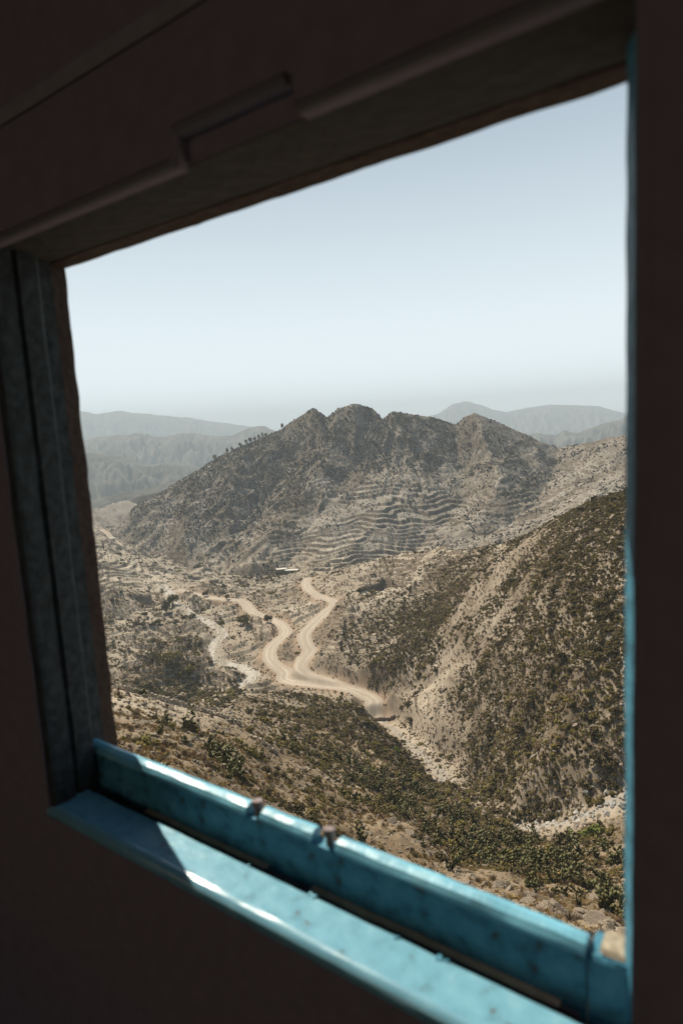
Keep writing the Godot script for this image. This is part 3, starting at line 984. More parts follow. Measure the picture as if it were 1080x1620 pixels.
func beam(along_axis: int, profile: PackedVector2Array, from: float, to: float, stations := 1, wobble := 0.0, seed_value := 1) -> ArrayMesh:
	# a profile pushed along x (0: profile is z, y), y (1: x, z) or z (2: x, y); with wobble its edges are worn
	var n := FastNoiseLite.new()
	n.seed = seed_value
	n.frequency = 9.0
	n.fractal_octaves = 3
	var ring := []
	for s in stations + 1:
		var t := lerpf(from, to, float(s) / stations)
		var points := PackedVector3Array()
		for k in profile.size():
			var p := profile[k]
			if wobble > 0.0:
				p += Vector2(n.get_noise_2d(t, k * 3.7), n.get_noise_2d(t + 50.0, k * 3.7)) * wobble
			points.append(Vector3(t, p.y, p.x) if along_axis == 0 else Vector3(p.x, t, p.y) if along_axis == 1 else Vector3(p.x, p.y, t))
		ring.append(points)
	var st := SurfaceTool.new()
	st.begin(Mesh.PRIMITIVE_TRIANGLES)
	st.set_smooth_group(-1)
	var m := profile.size()
	for s in stations:
		for k in m:
			var a: Vector3 = ring[s][k]
			var b: Vector3 = ring[s][(k + 1) % m]
			var c: Vector3 = ring[s + 1][k]
			var d: Vector3 = ring[s + 1][(k + 1) % m]
			for v in [a, b, c, b, d, c]:
				st.add_vertex(v)
	var lid := Geometry2D.triangulate_polygon(profile)
	for k in range(0, lid.size(), 3):
		for v in [ring[0][lid[k]], ring[0][lid[k + 2]], ring[0][lid[k + 1]], ring[stations][lid[k]], ring[stations][lid[k + 1]], ring[stations][lid[k + 2]]]:
			st.add_vertex(v)
	st.generate_normals()
	return st.commit()


func rect(x0: float, y0: float, x1: float, y1: float) -> PackedVector2Array:
	return PackedVector2Array([Vector2(x0, y0), Vector2(x1, y0), Vector2(x1, y1), Vector2(x0, y1)])


func block(called: String, lo: Vector3, hi: Vector3, material: Material, parent: Node) -> MeshInstance3D:
	var m := BoxMesh.new()
	m.size = (hi - lo).abs()
	return put(called, m, material, parent, (lo + hi) / 2.0)


func build_carriage() -> void:
	# lengths are measured from the eye: x along the train, y up, z into the carriage
	var car := Node3D.new()
	car.name = numbered("train_carriage")
	car.position = Vector3(0, EYE, 0)
	add_child(car)
	tag(car, "old blue painted railway carriage with its wide window open onto the valley", "train carriage")
	var dark: Material = paint["dark"]
	var back := 2.1
	# shell
	block("floor", Vector3(-6, -1.75, -0.6), Vector3(4, -1.6, back), dark, car)
	block("underframe", Vector3(-5.8, -2.76, -0.4), Vector3(3.8, -1.752, back - 0.2), dark, car)
	block("ceiling", Vector3(-6, 0.95, -0.78), Vector3(4, 1.05, back + 0.18), dark, car)
	block("end_wall", Vector3(-6.1, -1.75, -0.78), Vector3(-6.002, 1.05, back + 0.18), dark, car)
	block("end_wall", Vector3(4.002, -1.75, -0.78), Vector3(4.1, 1.05, back + 0.18), dark, car)
	# wall on the window side, round the opening
	block("wall_panel", Vector3(-6, -1.6, -0.778), Vector3(-1.302, 0.948, -0.61), dark, car)
	block("wall_panel", Vector3(-6, -0.7335, -0.6085), Vector3(-1.166, 0.948, -0.596), dark, car)
	block("wall_panel", Vector3(-0.10, -1.6, -0.78), Vector3(4, 0.948, -0.60), dark, car)
	block("wall_panel", Vector3(-6, -1.6, -0.66), Vector3(-0.102, -0.735, -0.603), dark, car)
	block("wall_panel", Vector3(-1.30, 0.40, -0.777), Vector3(-0.102, 0.948, -0.62), dark, car)
	# wall across the aisle, with windows of its own
	var x := -6.0
	block("wall_panel", Vector3(-6, -1.6, back), Vector3(4, -0.75, back + 0.18), dark, car)
	block("wall_panel", Vector3(-6, 0.55, back), Vector3(4, 0.948, back + 0.18), dark, car)
	for post in [[-6.0, -3.5], [-2.2, -1.9], [-0.6, -0.3], [1.0, 1.3], [2.6, 4.0]]:
		block("wall_panel", Vector3(post[0], -0.748, back), Vector3(post[1], 0.548, back + 0.178), dark, car)
	# left side of the opening: casing with a groove, then the stepped reveal
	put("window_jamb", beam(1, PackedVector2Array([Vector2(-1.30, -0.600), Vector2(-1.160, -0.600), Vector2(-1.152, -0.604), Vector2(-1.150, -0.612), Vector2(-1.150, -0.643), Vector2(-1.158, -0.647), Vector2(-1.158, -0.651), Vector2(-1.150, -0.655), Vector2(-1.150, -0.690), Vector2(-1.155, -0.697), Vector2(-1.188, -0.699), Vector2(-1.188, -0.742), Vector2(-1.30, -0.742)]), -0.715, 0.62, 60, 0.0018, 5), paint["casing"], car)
	put("outer_jamb", beam(1, PackedVector2Array([Vector2(-1.30, -0.744), Vector2(-1.196, -0.744), Vector2(-1.200, -0.780), Vector2(-1.30, -0.780)]), -0.85, 0.345, 70, 0.003, 6), paint["brown_wood"], car)
	# top of the opening
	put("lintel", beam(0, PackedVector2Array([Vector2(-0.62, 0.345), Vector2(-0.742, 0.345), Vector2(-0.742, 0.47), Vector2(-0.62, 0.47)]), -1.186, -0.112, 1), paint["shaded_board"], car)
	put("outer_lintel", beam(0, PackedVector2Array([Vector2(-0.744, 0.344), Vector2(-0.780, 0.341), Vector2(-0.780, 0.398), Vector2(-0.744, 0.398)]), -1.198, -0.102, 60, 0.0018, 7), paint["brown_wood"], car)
	var lintel_face := PackedVector2Array([Vector2(-1.15, 0.338), Vector2(-0.655, 0.338), Vector2(-0.650, 0.375), Vector2(-0.463, 0.375), Vector2(-0.455, 0.341), Vector2(-0.102, 0.341), Vector2(-0.102, 0.47), Vector2(-1.15, 0.47)])
	put("lintel_board", beam(2, lintel_face, -0.618, -0.602), dark, car)
	block("lintel_back", Vector3(-0.66, 0.3465, -0.6195), Vector3(-0.45, 0.40, -0.6182), dark, car)
	for strip in [[-1.13, -0.655, 0.338], [-0.648, -0.466, 0.375], [-0.453, -0.108, 0.341]]:
		put("lintel_bead", beam(0, PackedVector2Array([Vector2(-0.601, strip[2] - 0.001), Vector2(-0.601, strip[2] + 0.010), Vector2(-0.594, strip[2] + 0.011), Vector2(-0.590, strip[2] + 0.006), Vector2(-0.594, strip[2])]), strip[0], strip[1], 20, 0.0008, 8), paint["bead"], car)
	put("ceiling_moulding", beam(0, PackedVector2Array([Vector2(-0.6185, 0.520), Vector2(-0.6185, 0.545), Vector2(-0.6160, 0.545), Vector2(-0.6150, 0.520)]), -1.3, 0.6, 1), paint["moulding"], car)
	# rain hood over the opening, outside
	block("rain_hood", Vector3(-1.6, 0.402, -0.90), Vector3(0.3, 0.42, -0.782), paint["blue_steel"], car)
	# right side: rounded bead and inner post
	var bead := PackedVector2Array([Vector2(-0.1425, -0.714), Vector2(-0.1412, -0.7105), Vector2(-0.1302, -0.6915), Vector2(-0.1275, -0.6900), Vector2(-0.104, -0.6895), Vector2(-0.104, -0.735), Vector2(-0.1425, -0.735)])
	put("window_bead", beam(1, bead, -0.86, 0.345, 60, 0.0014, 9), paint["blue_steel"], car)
	block("post", Vector3(-0.1137, -0.86, -0.776), Vector3(-0.1005, 0.398, -0.6035), dark, car)
	# the upstand the dropped window pane stood in: steel face, rolled lip with two notches, end block
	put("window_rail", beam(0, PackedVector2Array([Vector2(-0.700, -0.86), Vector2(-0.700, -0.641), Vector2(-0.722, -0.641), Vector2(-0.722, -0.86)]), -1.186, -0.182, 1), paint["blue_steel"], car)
	for part in [[-1.186, -0.733], [-0.703, -0.594], [-0.548, -0.183]]:
		put("rail_lip", beam(0, PackedVector2Array([Vector2(-0.6985, -0.6405), Vector2(-0.6985, -0.634), Vector2(-0.7035, -0.627), Vector2(-0.713, -0.624), Vector2(-0.722, -0.626), Vector2(-0.7265, -0.633), Vector2(-0.7255, -0.6405)]), part[0], part[1], 40, 0.0016, 10), paint["blue"], car)
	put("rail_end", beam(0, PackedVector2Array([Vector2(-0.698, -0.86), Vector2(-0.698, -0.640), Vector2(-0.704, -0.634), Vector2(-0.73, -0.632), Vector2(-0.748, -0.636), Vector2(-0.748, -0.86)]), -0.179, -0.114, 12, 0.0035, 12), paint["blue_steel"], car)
	put("worn_cap", beam(0, PackedVector2Array([Vector2(-0.706, -0.6325), Vector2(-0.710, -0.628), Vector2(-0.738, -0.627), Vector2(-0.746, -0.631)]), -0.168, -0.116, 10, 0.003, 13), paint["bare_wood"], car)
	for at in [Vector3(-0.716, -0.641, -0.712), Vector3(-0.566, -0.641, -0.712)]:
		var bolt := put("bolt", bolt_shape(0.0065, 0.034), paint["rusty_steel"], car, at)
		bolt.rotation_degrees = Vector3(-8, 0, 6)
		put("bolt_head", bolt_shape(0.0098, 0.010), paint["rusty_steel"], bolt, Vector3(0, 0.020, 0))
	# the slot of the pane, with wooden strips along the steel
	for part in [[-0.998, -0.688], [-0.594, -0.212]]:
		put("slot_strip", beam(0, PackedVector2Array([Vector2(-0.6995, -0.7165), Vector2(-0.6895, -0.7165), Vector2(-0.6885, -0.7135), Vector2(-0.6995, -0.7125)]), part[0], part[1], 30, 0.0006, 14), paint["strip_wood"], car)
	put("slot_plate", beam(0, rect(-0.6985, -0.85, -0.6955, -0.7185), -1.15, -0.19, 1), dark, car)
	block("slot_floor", Vector3(-1.19, -0.90, -0.70), Vector3(-0.103, -0.862, -0.662), dark, car)
	# the sill board with its rounded nose
	put("window_sill", beam(0, PackedVector2Array([Vector2(-0.672, -0.735), Vector2(-0.672, -0.7055), Vector2(-0.669, -0.7035), Vector2(-0.64, -0.7040), Vector2(-0.609, -0.7045), Vector2(-0.609, -0.735)]), -1.175, 0.25, 180, 0.0010, 15), paint["gloss_blue"], car)
	var nose := PackedVector2Array()
	for k in 13:
		var a := deg_to_rad(92.0 - 13.0 * k)
		nose.append(Vector2(-0.6085, -0.7190) + Vector2(cos(a), sin(a)) * 0.0150)
	put("sill_nose", beam(0, nose, -1.175, 0.25, 160, 0.0003, 16), paint["nose_blue"], car)
	# crumbs of paint and dust along the board's back edge
	for k in 7:
		var crumb := put("paint_flake", shape_stone(300 + k, 10), paint["blue" if k % 2 else "blue_steel"], car, Vector3(rng.randf_range(-0.72, -0.22), -0.7035, rng.randf_range(-0.674, -0.668)))
		crumb.scale = Vector3(rng.randf_range(0.003, 0.008), 0.0022, rng.randf_range(0.002, 0.005))
		crumb.rotation.y = rng.randf() * TAU


func bolt_shape(radius: float, tall: float) -> CylinderMesh:
	var m := CylinderMesh.new()
	m.top_radius = radius
	m.bottom_radius = radius
	m.height = tall
	m.radial_segments = 12
	return m


# ------------------------------------------------------------------ shapes of plants and stones

func leafy(seed_value: int, lobes: int, leaves: int, leaf: float, squat: float) -> ArrayMesh:
	# a crown about 1 m in radius: leaf clumps gathered round several lobes
	var r := RandomNumberGenerator.new()
	r.seed = seed_value
	var st := SurfaceTool.new()
	st.begin(Mesh.PRIMITIVE_TRIANGLES)
	var heads := []
	for k in lobes:
		var a := r.randf() * TAU
		var d := sqrt(r.randf()) * 0.62
		heads.append([Vector3(cos(a) * d, r.randf_range(0.28, 0.95 - 0.45 * d) * squat, sin(a) * d), r.randf_range(0.28, 0.5)])
	for k in leaves:
		var head: Array = heads[k % lobes]
		var dir := Vector3(r.randfn(), r.randfn() * 0.9 + 0.15, r.randfn()).normalized()
		var p: Vector3 = head[0] + dir * head[1] * pow(r.randf(), 0.4)
		p.y = maxf(p.y, 0.02)
		var facing := (dir + Vector3(r.randfn(), r.randfn(), r.randfn()) * 0.6).normalized()
		var u := facing.cross(Vector3(0.3, 1, 0.2)).normalized()
		var v := facing.cross(u)
		var s := leaf * r.randf_range(0.6, 1.35)
		var shade := r.randf_range(0.62, 1.3)
		st.set_color(Color(shade * r.randf_range(0.9, 1.15), shade, shade * r.randf_range(0.75, 1.05)))
		var a := p + u * s
		var b := p + v * s * 0.7 + facing * s * 0.2
		var c := p - u * s
		var d := p - v * s * 0.7
		for q in [a, b, c, a, c, d]:
			st.add_vertex(q)
	st.generate_normals()
	return st.commit()


func twiggy(seed_value: int, blades: int, tall: float, spread: float, thick: float) -> ArrayMesh:
	var r := RandomNumberGenerator.new()
	r.seed = seed_value
	var st := SurfaceTool.new()
	st.begin(Mesh.PRIMITIVE_TRIANGLES)
	for k in blades:
		var a := r.randf() * TAU
		var root := Vector3(cos(a), 0, sin(a)) * r.randf() * 0.22 * spread
		var lean := Vector3(cos(a), 0, sin(a)) * r.randf() * spread
		var tip := root + lean + Vector3(0, tall * r.randf_range(0.5, 1.0) * (1.0 - 0.35 * lean.length() / maxf(spread, 0.01)), 0)
		var mid := root.lerp(tip, 0.55) + Vector3(0, tall * 0.12, 0)
		var side := (tip - root).cross(Vector3(r.randfn(), r.randfn(), r.randfn())).normalized() * thick
		var shade := r.randf_range(0.6, 1.25)
		st.set_color(Color(shade, shade * r.randf_range(0.92, 1.03), shade * r.randf_range(0.8, 1.1)))
		for q in [root - side, root + side, mid + side * 0.8, root - side, mid + side * 0.8, mid - side * 0.8, mid - side * 0.8, mid + side * 0.8, tip]:
			st.add_vertex(q)
	st.generate_normals()
	return st.commit()


func prickly(seed_value: int, pads: int) -> ArrayMesh:
	# a prickly pear: flat oval pads growing from the rims of older pads
	var r := RandomNumberGenerator.new()
	r.seed = seed_value
	var st := SurfaceTool.new()
	st.begin(Mesh.PRIMITIVE_TRIANGLES)
	var made := []
	for k in pads:
		var base := Vector3(r.randf_range(-0.07, 0.07), 0.0, r.randf_range(-0.07, 0.07))
		var up := Vector3(r.randfn() * 0.4, 1, r.randfn() * 0.4).normalized()
		if k >= 5:
			var parent: Array = made[r.randi() % k]
			var t := r.randf_range(-1.0, 1.0)
			base = parent[0] + parent[1] * parent[3] * (1.75 - 0.45 * absf(t)) + parent[2] * t * parent[3] * 0.62
			up = (parent[1] + parent[2] * t * 0.9 + Vector3(r.randfn(), r.randf() * 0.5, r.randfn()) * 0.35).normalized()
			if base.y > 1.25:
				up = (up + Vector3(r.randfn(), -0.2, r.randfn())).normalized()
		var wide := up.cross(Vector3(r.randfn(), r.randfn() * 0.3, r.randfn())).normalized()
		var s := r.randf_range(0.12, 0.19)
		made.append([base, up, wide, s])
		var out := up.cross(wide)
		var middle := base + up * s
		var shade := r.randf_range(0.75, 1.25)
		st.set_color(Color(shade * r.randf_range(0.9, 1.2), shade, shade * 0.95))
		var rim := []
		for j in 8:
			var a := TAU * j / 8.0
			rim.append(middle + up * cos(a) * s * 1.05 + wide * sin(a) * s * (0.72 + 0.08 * cos(a)))
		for j in 8:
			for q in [rim[j], rim[(j + 1) % 8], middle + out * 0.022, rim[(j + 1) % 8], rim[j], middle - out * 0.022]:
				st.add_vertex(q)
	st.generate_normals()
	return st.commit()


func shape_stone(seed_value: int, cuts: int) -> ArrayMesh:
	# a broken stone about 1 in radius: a ball cut by flat faces
	var r := RandomNumberGenerator.new()
	r.seed = seed_value
	var planes := []
	for k in cuts:
		planes.append([Vector3(r.randfn(), r.randfn(), r.randfn()).normalized(), r.randf_range(0.42, 0.85)])
	var st := SurfaceTool.new()
	st.begin(Mesh.PRIMITIVE_TRIANGLES)
	st.set_smooth_group(-1)
	var around := 18
	var layers := 11
	var grid := []
	for m in layers + 1:
		var ring := []
		for k in around:
			var a := TAU * k / around
			var e := PI * (float(m) / layers - 0.5)
			var d := Vector3(cos(a) * cos(e), sin(e), sin(a) * cos(e))
			var reach := 1.0
			for p in planes:
				var c: float = d.dot(p[0])
				if c > 0.05:
					reach = minf(reach, p[1] / c)
			ring.append(d * reach)
		grid.append(ring)
	for m in layers:
		for k in around:
			var a: Vector3 = grid[m][k]
			var b: Vector3 = grid[m][(k + 1) % around]
			var c: Vector3 = grid[m + 1][k]
			var d: Vector3 = grid[m + 1][(k + 1) % around]
			if m > 0:
				for v in [a, b, c]:
					st.add_vertex(v)
			if m < layers - 1:
				for v in [b, d, c]:
					st.add_vertex(v)
	st.generate_normals()
	return st.commit()


func make_shapes() -> void:
	for k in 4:
		shapes["bush_%d" % k] = leafy(100 + k, 6, 300, 0.125, 0.95)
		shapes["far_bush_%d" % k] = leafy(110 + k, 5, 46, 0.26, 0.95)
		shapes["grass_%d" % k] = twiggy(120 + k, 46, 0.5, 0.34, 0.011)
		shapes["stone_%d" % k] = shape_stone(140 + k, 10)
	for k in 3:
		shapes["dry_%d" % k] = twiggy(130 + k, 150, 0.9, 0.75, 0.012)
		shapes["cactus_%d" % k] = prickly(150 + k, 44)


func copies(called: String, mesh: Mesh, material: Material, places: Array, label: String) -> void:
	if places.is_empty():
		return
	var mm := MultiMesh.new()
	mm.transform_format = MultiMesh.TRANSFORM_3D
	mm.mesh = mesh
	mm.instance_count = places.size()
	for k in places.size():
		mm.set_instance_transform(k, places[k])
	var o := MultiMeshInstance3D.new()
	o.multimesh = mm
	o.material_override = material
	o.name = numbered(called)
	add_child(o)
	tag(o, label, "", "", "stuff")


func stance(at: Vector3, wide: float, tall: float, lean := 0.08) -> Transform3D:
	var b := Basis.from_euler(Vector3(rng.randfn() * lean, rng.randf() * TAU, rng.randfn() * lean))
	return Transform3D(b.scaled_local(Vector3(wide, tall, wide)), at)


func random_place(b0: float, b1: float, r0: float, r1: float) -> Array:
	# even over the ground plan: [cell, x, y, z, distance, bearing]
	var b := rng.randf_range(b0, b1)
	var r := sqrt(lerpf(r0 * r0, r1 * r1, rng.randf()))
	var at := row_of(r) * columns + column_of(b)
	var a := deg_to_rad(b)
	return [at, r * sin(a), EYE + height[at], -r * cos(a), r, b]


func in_frame(r: float, b: float, y: float) -> bool:
	var down := (EYE - y) / r
	return b > -59.5 and b < -11.2 and down < lerpf(0.47, 0.78, clampf((b + 58.0) / 47.0, 0, 1))


func look_of(c: Dictionary) -> String:
	var how := "large" if c.size > 1.25 else "small" if c.size < 0.75 else "medium"
	return how if c.mesh == null or c.tone < 0 else how + [" olive", " dark", " yellowish", " brownish"][c.tone]


func place_of(c: Dictionary) -> String:
	var b: float = c.b
	var r: float = c.r
	if c.where == 2:
		var up := "near the ravine" if r < along(BROW, b) + 22.0 else "high up" if r > along(BROW, b) + 75.0 else "half way up"
		return up + (" by the window post" if b < -6.0 and b > -13.5 else " right of the pale rib" if b > -20.0 else " along the pale rib" if b > -29.0 else " above the dirt road")
	if c.where == 1:
		return "left of the riverbed" if b < -47.5 else "between river and road" if b < -42.0 else "right of the road loops"
	var across := "under the bare left field" if b < -48.0 else "in front of the knoll" if b < -40.0 else "below the weir" if b < -31.0 else "left of the slab heap" if b < -24.0 else "right of the slab heap" if b < -17.0 else "at the right end"
	return ("far " if r > 105.0 else "near " if r < 68.0 else "") + across


func individuals(called: String, candidates: Array, most: int, labels: Dictionary, category: String, groups: Dictionary) -> Array:
	# the ones that show largest become things of their own; the rest is given back
	candidates.sort_custom(func(a, b): return a.big > b.big)
	var rest := []
	var taken := 0
	for c in candidates:
		if taken < most and c.seen:
			var o := MeshInstance3D.new()
			o.mesh = c.mesh
			o.material_override = c.material
			o.transform = c.place
			o.name = numbered(called)
			add_child(o)
			tag(o, "%s %s %s" % [look_of(c), labels[c.where], place_of(c)], category, groups[c.where])
			taken += 1
		else:
			rest.append(c)
	return rest


func plant_scrub() -> void:
	var clump := FastNoiseLite.new()
	clump.seed = 88
	clump.frequency = 1.0 / 17.0
	clump.fractal_octaves = 3
	var candidates := []
	# hillside across the ravine, its bank and the valley floor
	for spec in [[2, -40.0, -6.0, 105.0, 460.0, 125000, 1.2], [1, -62.0, -30.0, 180.0, 680.0, 90000, 1.0], [0, -62.0, -6.0, 70.0, 216.0, 30000, 1.2]]:
		for k in spec[5]:
			var p := random_place(spec[1], spec[2], spec[3], spec[4])
			var at: int = p[0]
			if zone_of(p[5], p[4]) != spec[0] or road_near[at] < 4.6 or stream_near[at] < (2.0 if p[4] > 280.0 else 1.0) or track_near[at] < 2.0:
				continue
			var thick := clampf(cover[at], 0.0, 1.0)
			var n := clump.get_noise_2d(p[1] * 0.7, p[3] * 0.7) + 0.45 * clump.get_noise_2d(p[1] * 2.6, p[3] * 2.6)
			if rng.randf() > pow(thick, 1.5) * spec[6] or n < 0.34 - thick * 0.98:
				continue
			var s: float = rng.randf_range(0.45, 1.0) * (1.0 + 1.1 * maxf(n, 0.0)) * (2.0 if rng.randf() < 0.04 else 1.35 if rng.randf() < 0.15 else 0.85)
			if spec[0] == 1:
				s *= 1.35
			if spec[0] == 0 or spec[0] == 2:
				s *= 0.78
			var v := rng.randi() % 4
			var tone: int = [0, 0, 1, 1, 2, 3][clampi(int((clump.get_noise_2d(p[1] * 0.5 + 700.0, p[3] * 0.5) * 1.3 + 0.5) * 3.0 + rng.randf() * 3.0), 0, 5)]
			candidates.append({"big": s / p[4], "seen": shown[at] == 1 and in_frame(p[4], p[5], p[2]), "mesh": shapes["bush_%d" % v], "material": paint["leaf_%d" % tone], "v": v, "tone": tone,
				"place": stance(Vector3(p[1], p[2] - 0.12 * s, p[3]), s, s * rng.randf_range(0.7, 1.05)), "where": spec[0], "r": p[4], "b": p[5], "size": s})
	var labels := {0: "bush on the near slope", 1: "bush on the valley floor", 2: "bush on the steep hillside"}
	var groups := {0: "bushes on the near slope", 1: "bushes on the valley floor", 2: "bushes on the steep hillside"}
	var rest := individuals("bush", candidates, 290, labels, "bush", groups)
	for v in 4:
		for tone in 4:
			var near := []
			for c in rest:
				if c.v == v and c.tone == tone:
					near.append(c.place)
			copies("scrub", shapes["bush_%d" % v], paint["leaf_%d" % tone], near, "dense dark scrub covering the slopes")
	# the mountain
	var far := [[], [], [], []]
	for k in 150000:
		var p := random_place(-60.0, -8.0, 300.0, 1010.0)
		var at: int = p[0]
		if shown[at] == 0 or zone_of(p[5], p[4]) != 3:
			continue
		var thick := clampf(cover[at], 0.0, 1.0)
		var n := clump.get_noise_2d(p[1] * 0.4, p[3] * 0.4)
		if rng.randf() > thick or n < 0.35 - thick * 0.75:
			continue
		if rng.randf() < 0.05 or terraced[at] > 0.4 and rng.randf() < 0.5:
			continue
		var s: float = rng.randf_range(0.5, 1.4) * (0.8 if rng.randf() < 0.6 else 1.3)
		far[rng.randi() % 4].append(stance(Vector3(p[1], p[2] - 0.2, p[3]), s, s))
	for v in 4:
		copies("mountain_scrub", shapes["far_bush_%d" % v], paint["far_scrub"], far[v], "dark scrub scattered over the mountain")
	# low growth between the bushes
	var low := [[], [], [], []]
	for k in 170000:
		var p := random_place(-61.0, -6.0, 32.0, 480.0)
		var at: int = p[0]
		if shown[at] == 0 or road_near[at] < 4.0 or stream_near[at] < 3.4 or track_near[at] < 2.0:
			continue
		var n := clump.get_noise_2d(p[1] * 1.7, p[3] * 1.7)
		if rng.randf() > (0.03 if p[4] < 135.0 else 0.22) + 0.9 * cover[at] or n < 0.05 - cover[at] * 0.6:
			continue
		var s: float = rng.randf_range(0.14, 0.42) * (0.8 + p[4] / 400.0)
		low[rng.randi() % 4].append(stance(Vector3(p[1], p[2] - 0.04, p[3]), s, s * 0.9))
	for v in 4:
		copies("undergrowth", shapes["far_bush_%d" % v], paint[["leaf_0", "dry_bush", "leaf_3", "straw"][v]], low[v], "small low shrubs between the bushes")
	# fresh green shrubs that stand out
	for p in [[-31.5, 163, 1.5], [-36.5, 252, 1.3], [-52.9, 281, 1.7], [-33.0, 158, 1.2], [-26.4, 158, 1.3], [-15.5, 101, 1.8], [-14.6, 99, 1.5], [-13.7, 98, 1.7], [-25.9, 154, 1.2]]:
		var a := deg_to_rad(p[0])
		var x: float = p[1] * sin(a)
		var z: float = -p[1] * cos(a)
		var o := put("green_shrub", shapes["bush_%d" % (rng.randi() % 4)], paint["fresh_leaf"])
		o.transform = stance(Vector3(x, ground_y(x, z) - 0.1, z), p[2], p[2])
		var place := "on the near slope in front of the ravine" if p[1] < 165 and p[0] < -28 else "beside the dirt road" if p[1] > 240 else "beside the pale rocks of the ravine"
		tag(o, "bright yellow green shrub " + place, "shrub", "fresh green shrubs")


func plant_near_slope() -> void:
	var clump := FastNoiseLite.new()
	clump.seed = 98
	clump.frequency = 1.0 / 9.0
	clump.fractal_octaves = 3
	var tufts := [[], [], [], []]
	var dry := [[], [], []]
	for k in 38000:
		var p := random_place(-62.0, -6.0, 28.0, 150.0)
		var at: int = p[0]
		if zone_of(p[5], p[4]) != 0 or shown[at] == 0:
			continue
		var n := clump.get_noise_2d(p[1], p[3])
		if n < rng.randf_range(-0.2, 0.3) or (p[4] > 100.0 and rng.randf() < 0.6):
			continue
		if rng.randf() < 0.10:
			var s: float = rng.randf_range(0.4, 1.0)
			dry[rng.randi() % 3].append(stance(Vector3(p[1], p[2] - 0.03, p[3]), s, s))
		else:
			var s: float = rng.randf_range(0.6, 1.5)
			tufts[rng.randi() % 4].append(stance(Vector3(p[1], p[2] - 0.03, p[3]), s, s * rng.randf_range(0.7, 1.1)))
	# the steep bank right under the window
	var bank := [[], [], [], []]
	for k in 4200:
		var deg := rng.randf_range(SECTOR_FROM, SECTOR_TO)
		var a := deg_to_rad(deg)
		var r0 := 2.3 / cos(a)
		var r := lerpf(r0 + 0.5, 27.0, sqrt(rng.randf()))
		var h := lerpf(-4.3, height[column_of(deg)], minf((r - r0) / (26.0 - r0), 1.0))
		var s: float = rng.randf_range(0.35, 1.0)
		var at := Vector3(r * sin(a), EYE + h - 0.03, -r * cos(a))
		if k % 3 == 0:
			bank[rng.randi() % 4].append(stance(at, s * 0.25, s * 0.16, 0.25))
		else:
			tufts[rng.randi() % 4].append(stance(at, s, s * 0.8))
	for v in 4:
		copies("bank_stones", shapes["stone_%d" % v], paint["stone"], bank[v], "stones on the bank under the railway")
	for v in 4:
		copies("dry_grass", shapes["grass_%d" % v], paint["straw"], tufts[v], "straw coloured grass tufts on the near slope")
	for v in 3:
		copies("dry_twigs", shapes["dry_%d" % v], paint["dry_bush"], dry[v], "brown leafless bushes on the near slope")
	# prickly pears: a belt along the ravine's rim and scattered clumps
	var candidates := []
	for k in 5200:
		var p := random_place(-60.0, -6.0, 36.0, 128.0)
		var at: int = p[0]
		if zone_of(p[5], p[4]) != 0:
			continue
		var n := clump.get_noise_2d(p[1] * 0.8 + 500.0, p[3] * 0.8)
		var thick := smoothstep(0.45, 0.95, cover[at])
		if rng.randf() > thick * 0.45 + 0.06 or n < 0.25 - 0.45 * thick:
			continue
		var s: float = rng.randf_range(0.9, 1.8)
		var v := rng.randi() % 3
		candidates.append({"big": s / p[4], "seen": shown[at] == 1 and in_frame(p[4], p[5], p[2]), "mesh": shapes["cactus_%d" % v], "material": paint["cactus"], "v": v, "tone": -1,
			"place": stance(Vector3(p[1], p[2] - 0.05, p[3]), s, s), "where": 3 if p[5] > -30.0 else 4, "r": p[4], "b": p[5], "size": s * 0.85})
	for k in 16:
		var t := rng.randf()
		var b := lerpf(-53.5, -46.5, t) + rng.randfn() * 0.5
		var r := lerpf(93.0, 76.0, t) + rng.randfn() * 3.0
		var x := r * sin(deg_to_rad(b))
		var z := -r * cos(deg_to_rad(b))
		var v := k % 3
		candidates.append({"big": 1.0, "seen": true, "mesh": shapes["cactus_%d" % v], "material": paint["cactus"], "v": v, "tone": -1, "place": stance(Vector3(x, ground_y(x, z) - 0.05, z), 1.9, 1.7), "where": 4, "r": r, "b": b, "size": 1.9})
	var rest := individuals("prickly_pear", candidates, 240, {3: "prickly pear along the ravine rim", 4: "prickly pear among dry grass"}, "cactus", {3: "prickly pears along the ravine rim", 4: "prickly pears on the near slope"})
	for v in 3:
		var places := []
		for c in rest:
			if c.v == v:
				places.append(c.place)
		copies("prickly_pear_thicket", shapes["cactus_%d" % v], paint["cactus"], places, "thicket of prickly pears on the near slope")


func boulder(called: String, b: float, r: float, size: Vector3, pale: bool, label: String, group: String, sink := 0.35) -> void:
	var a := deg_to_rad(b)
	var x := r * sin(a)
	var z := -r * cos(a)
	var o := put(called, shapes["stone_%d" % (rng.randi() % 4)], paint["pale_stone" if pale else "stone"])
	var turn := Basis.from_euler(Vector3(rng.randfn() * 0.15, rng.randf() * TAU, rng.randfn() * 0.15))
	o.transform = Transform3D(turn.scaled_local(size), Vector3(x, ground_y(x, z) + size.y * (0.5 - sink), z))
	tag(o, label, "boulder", group)


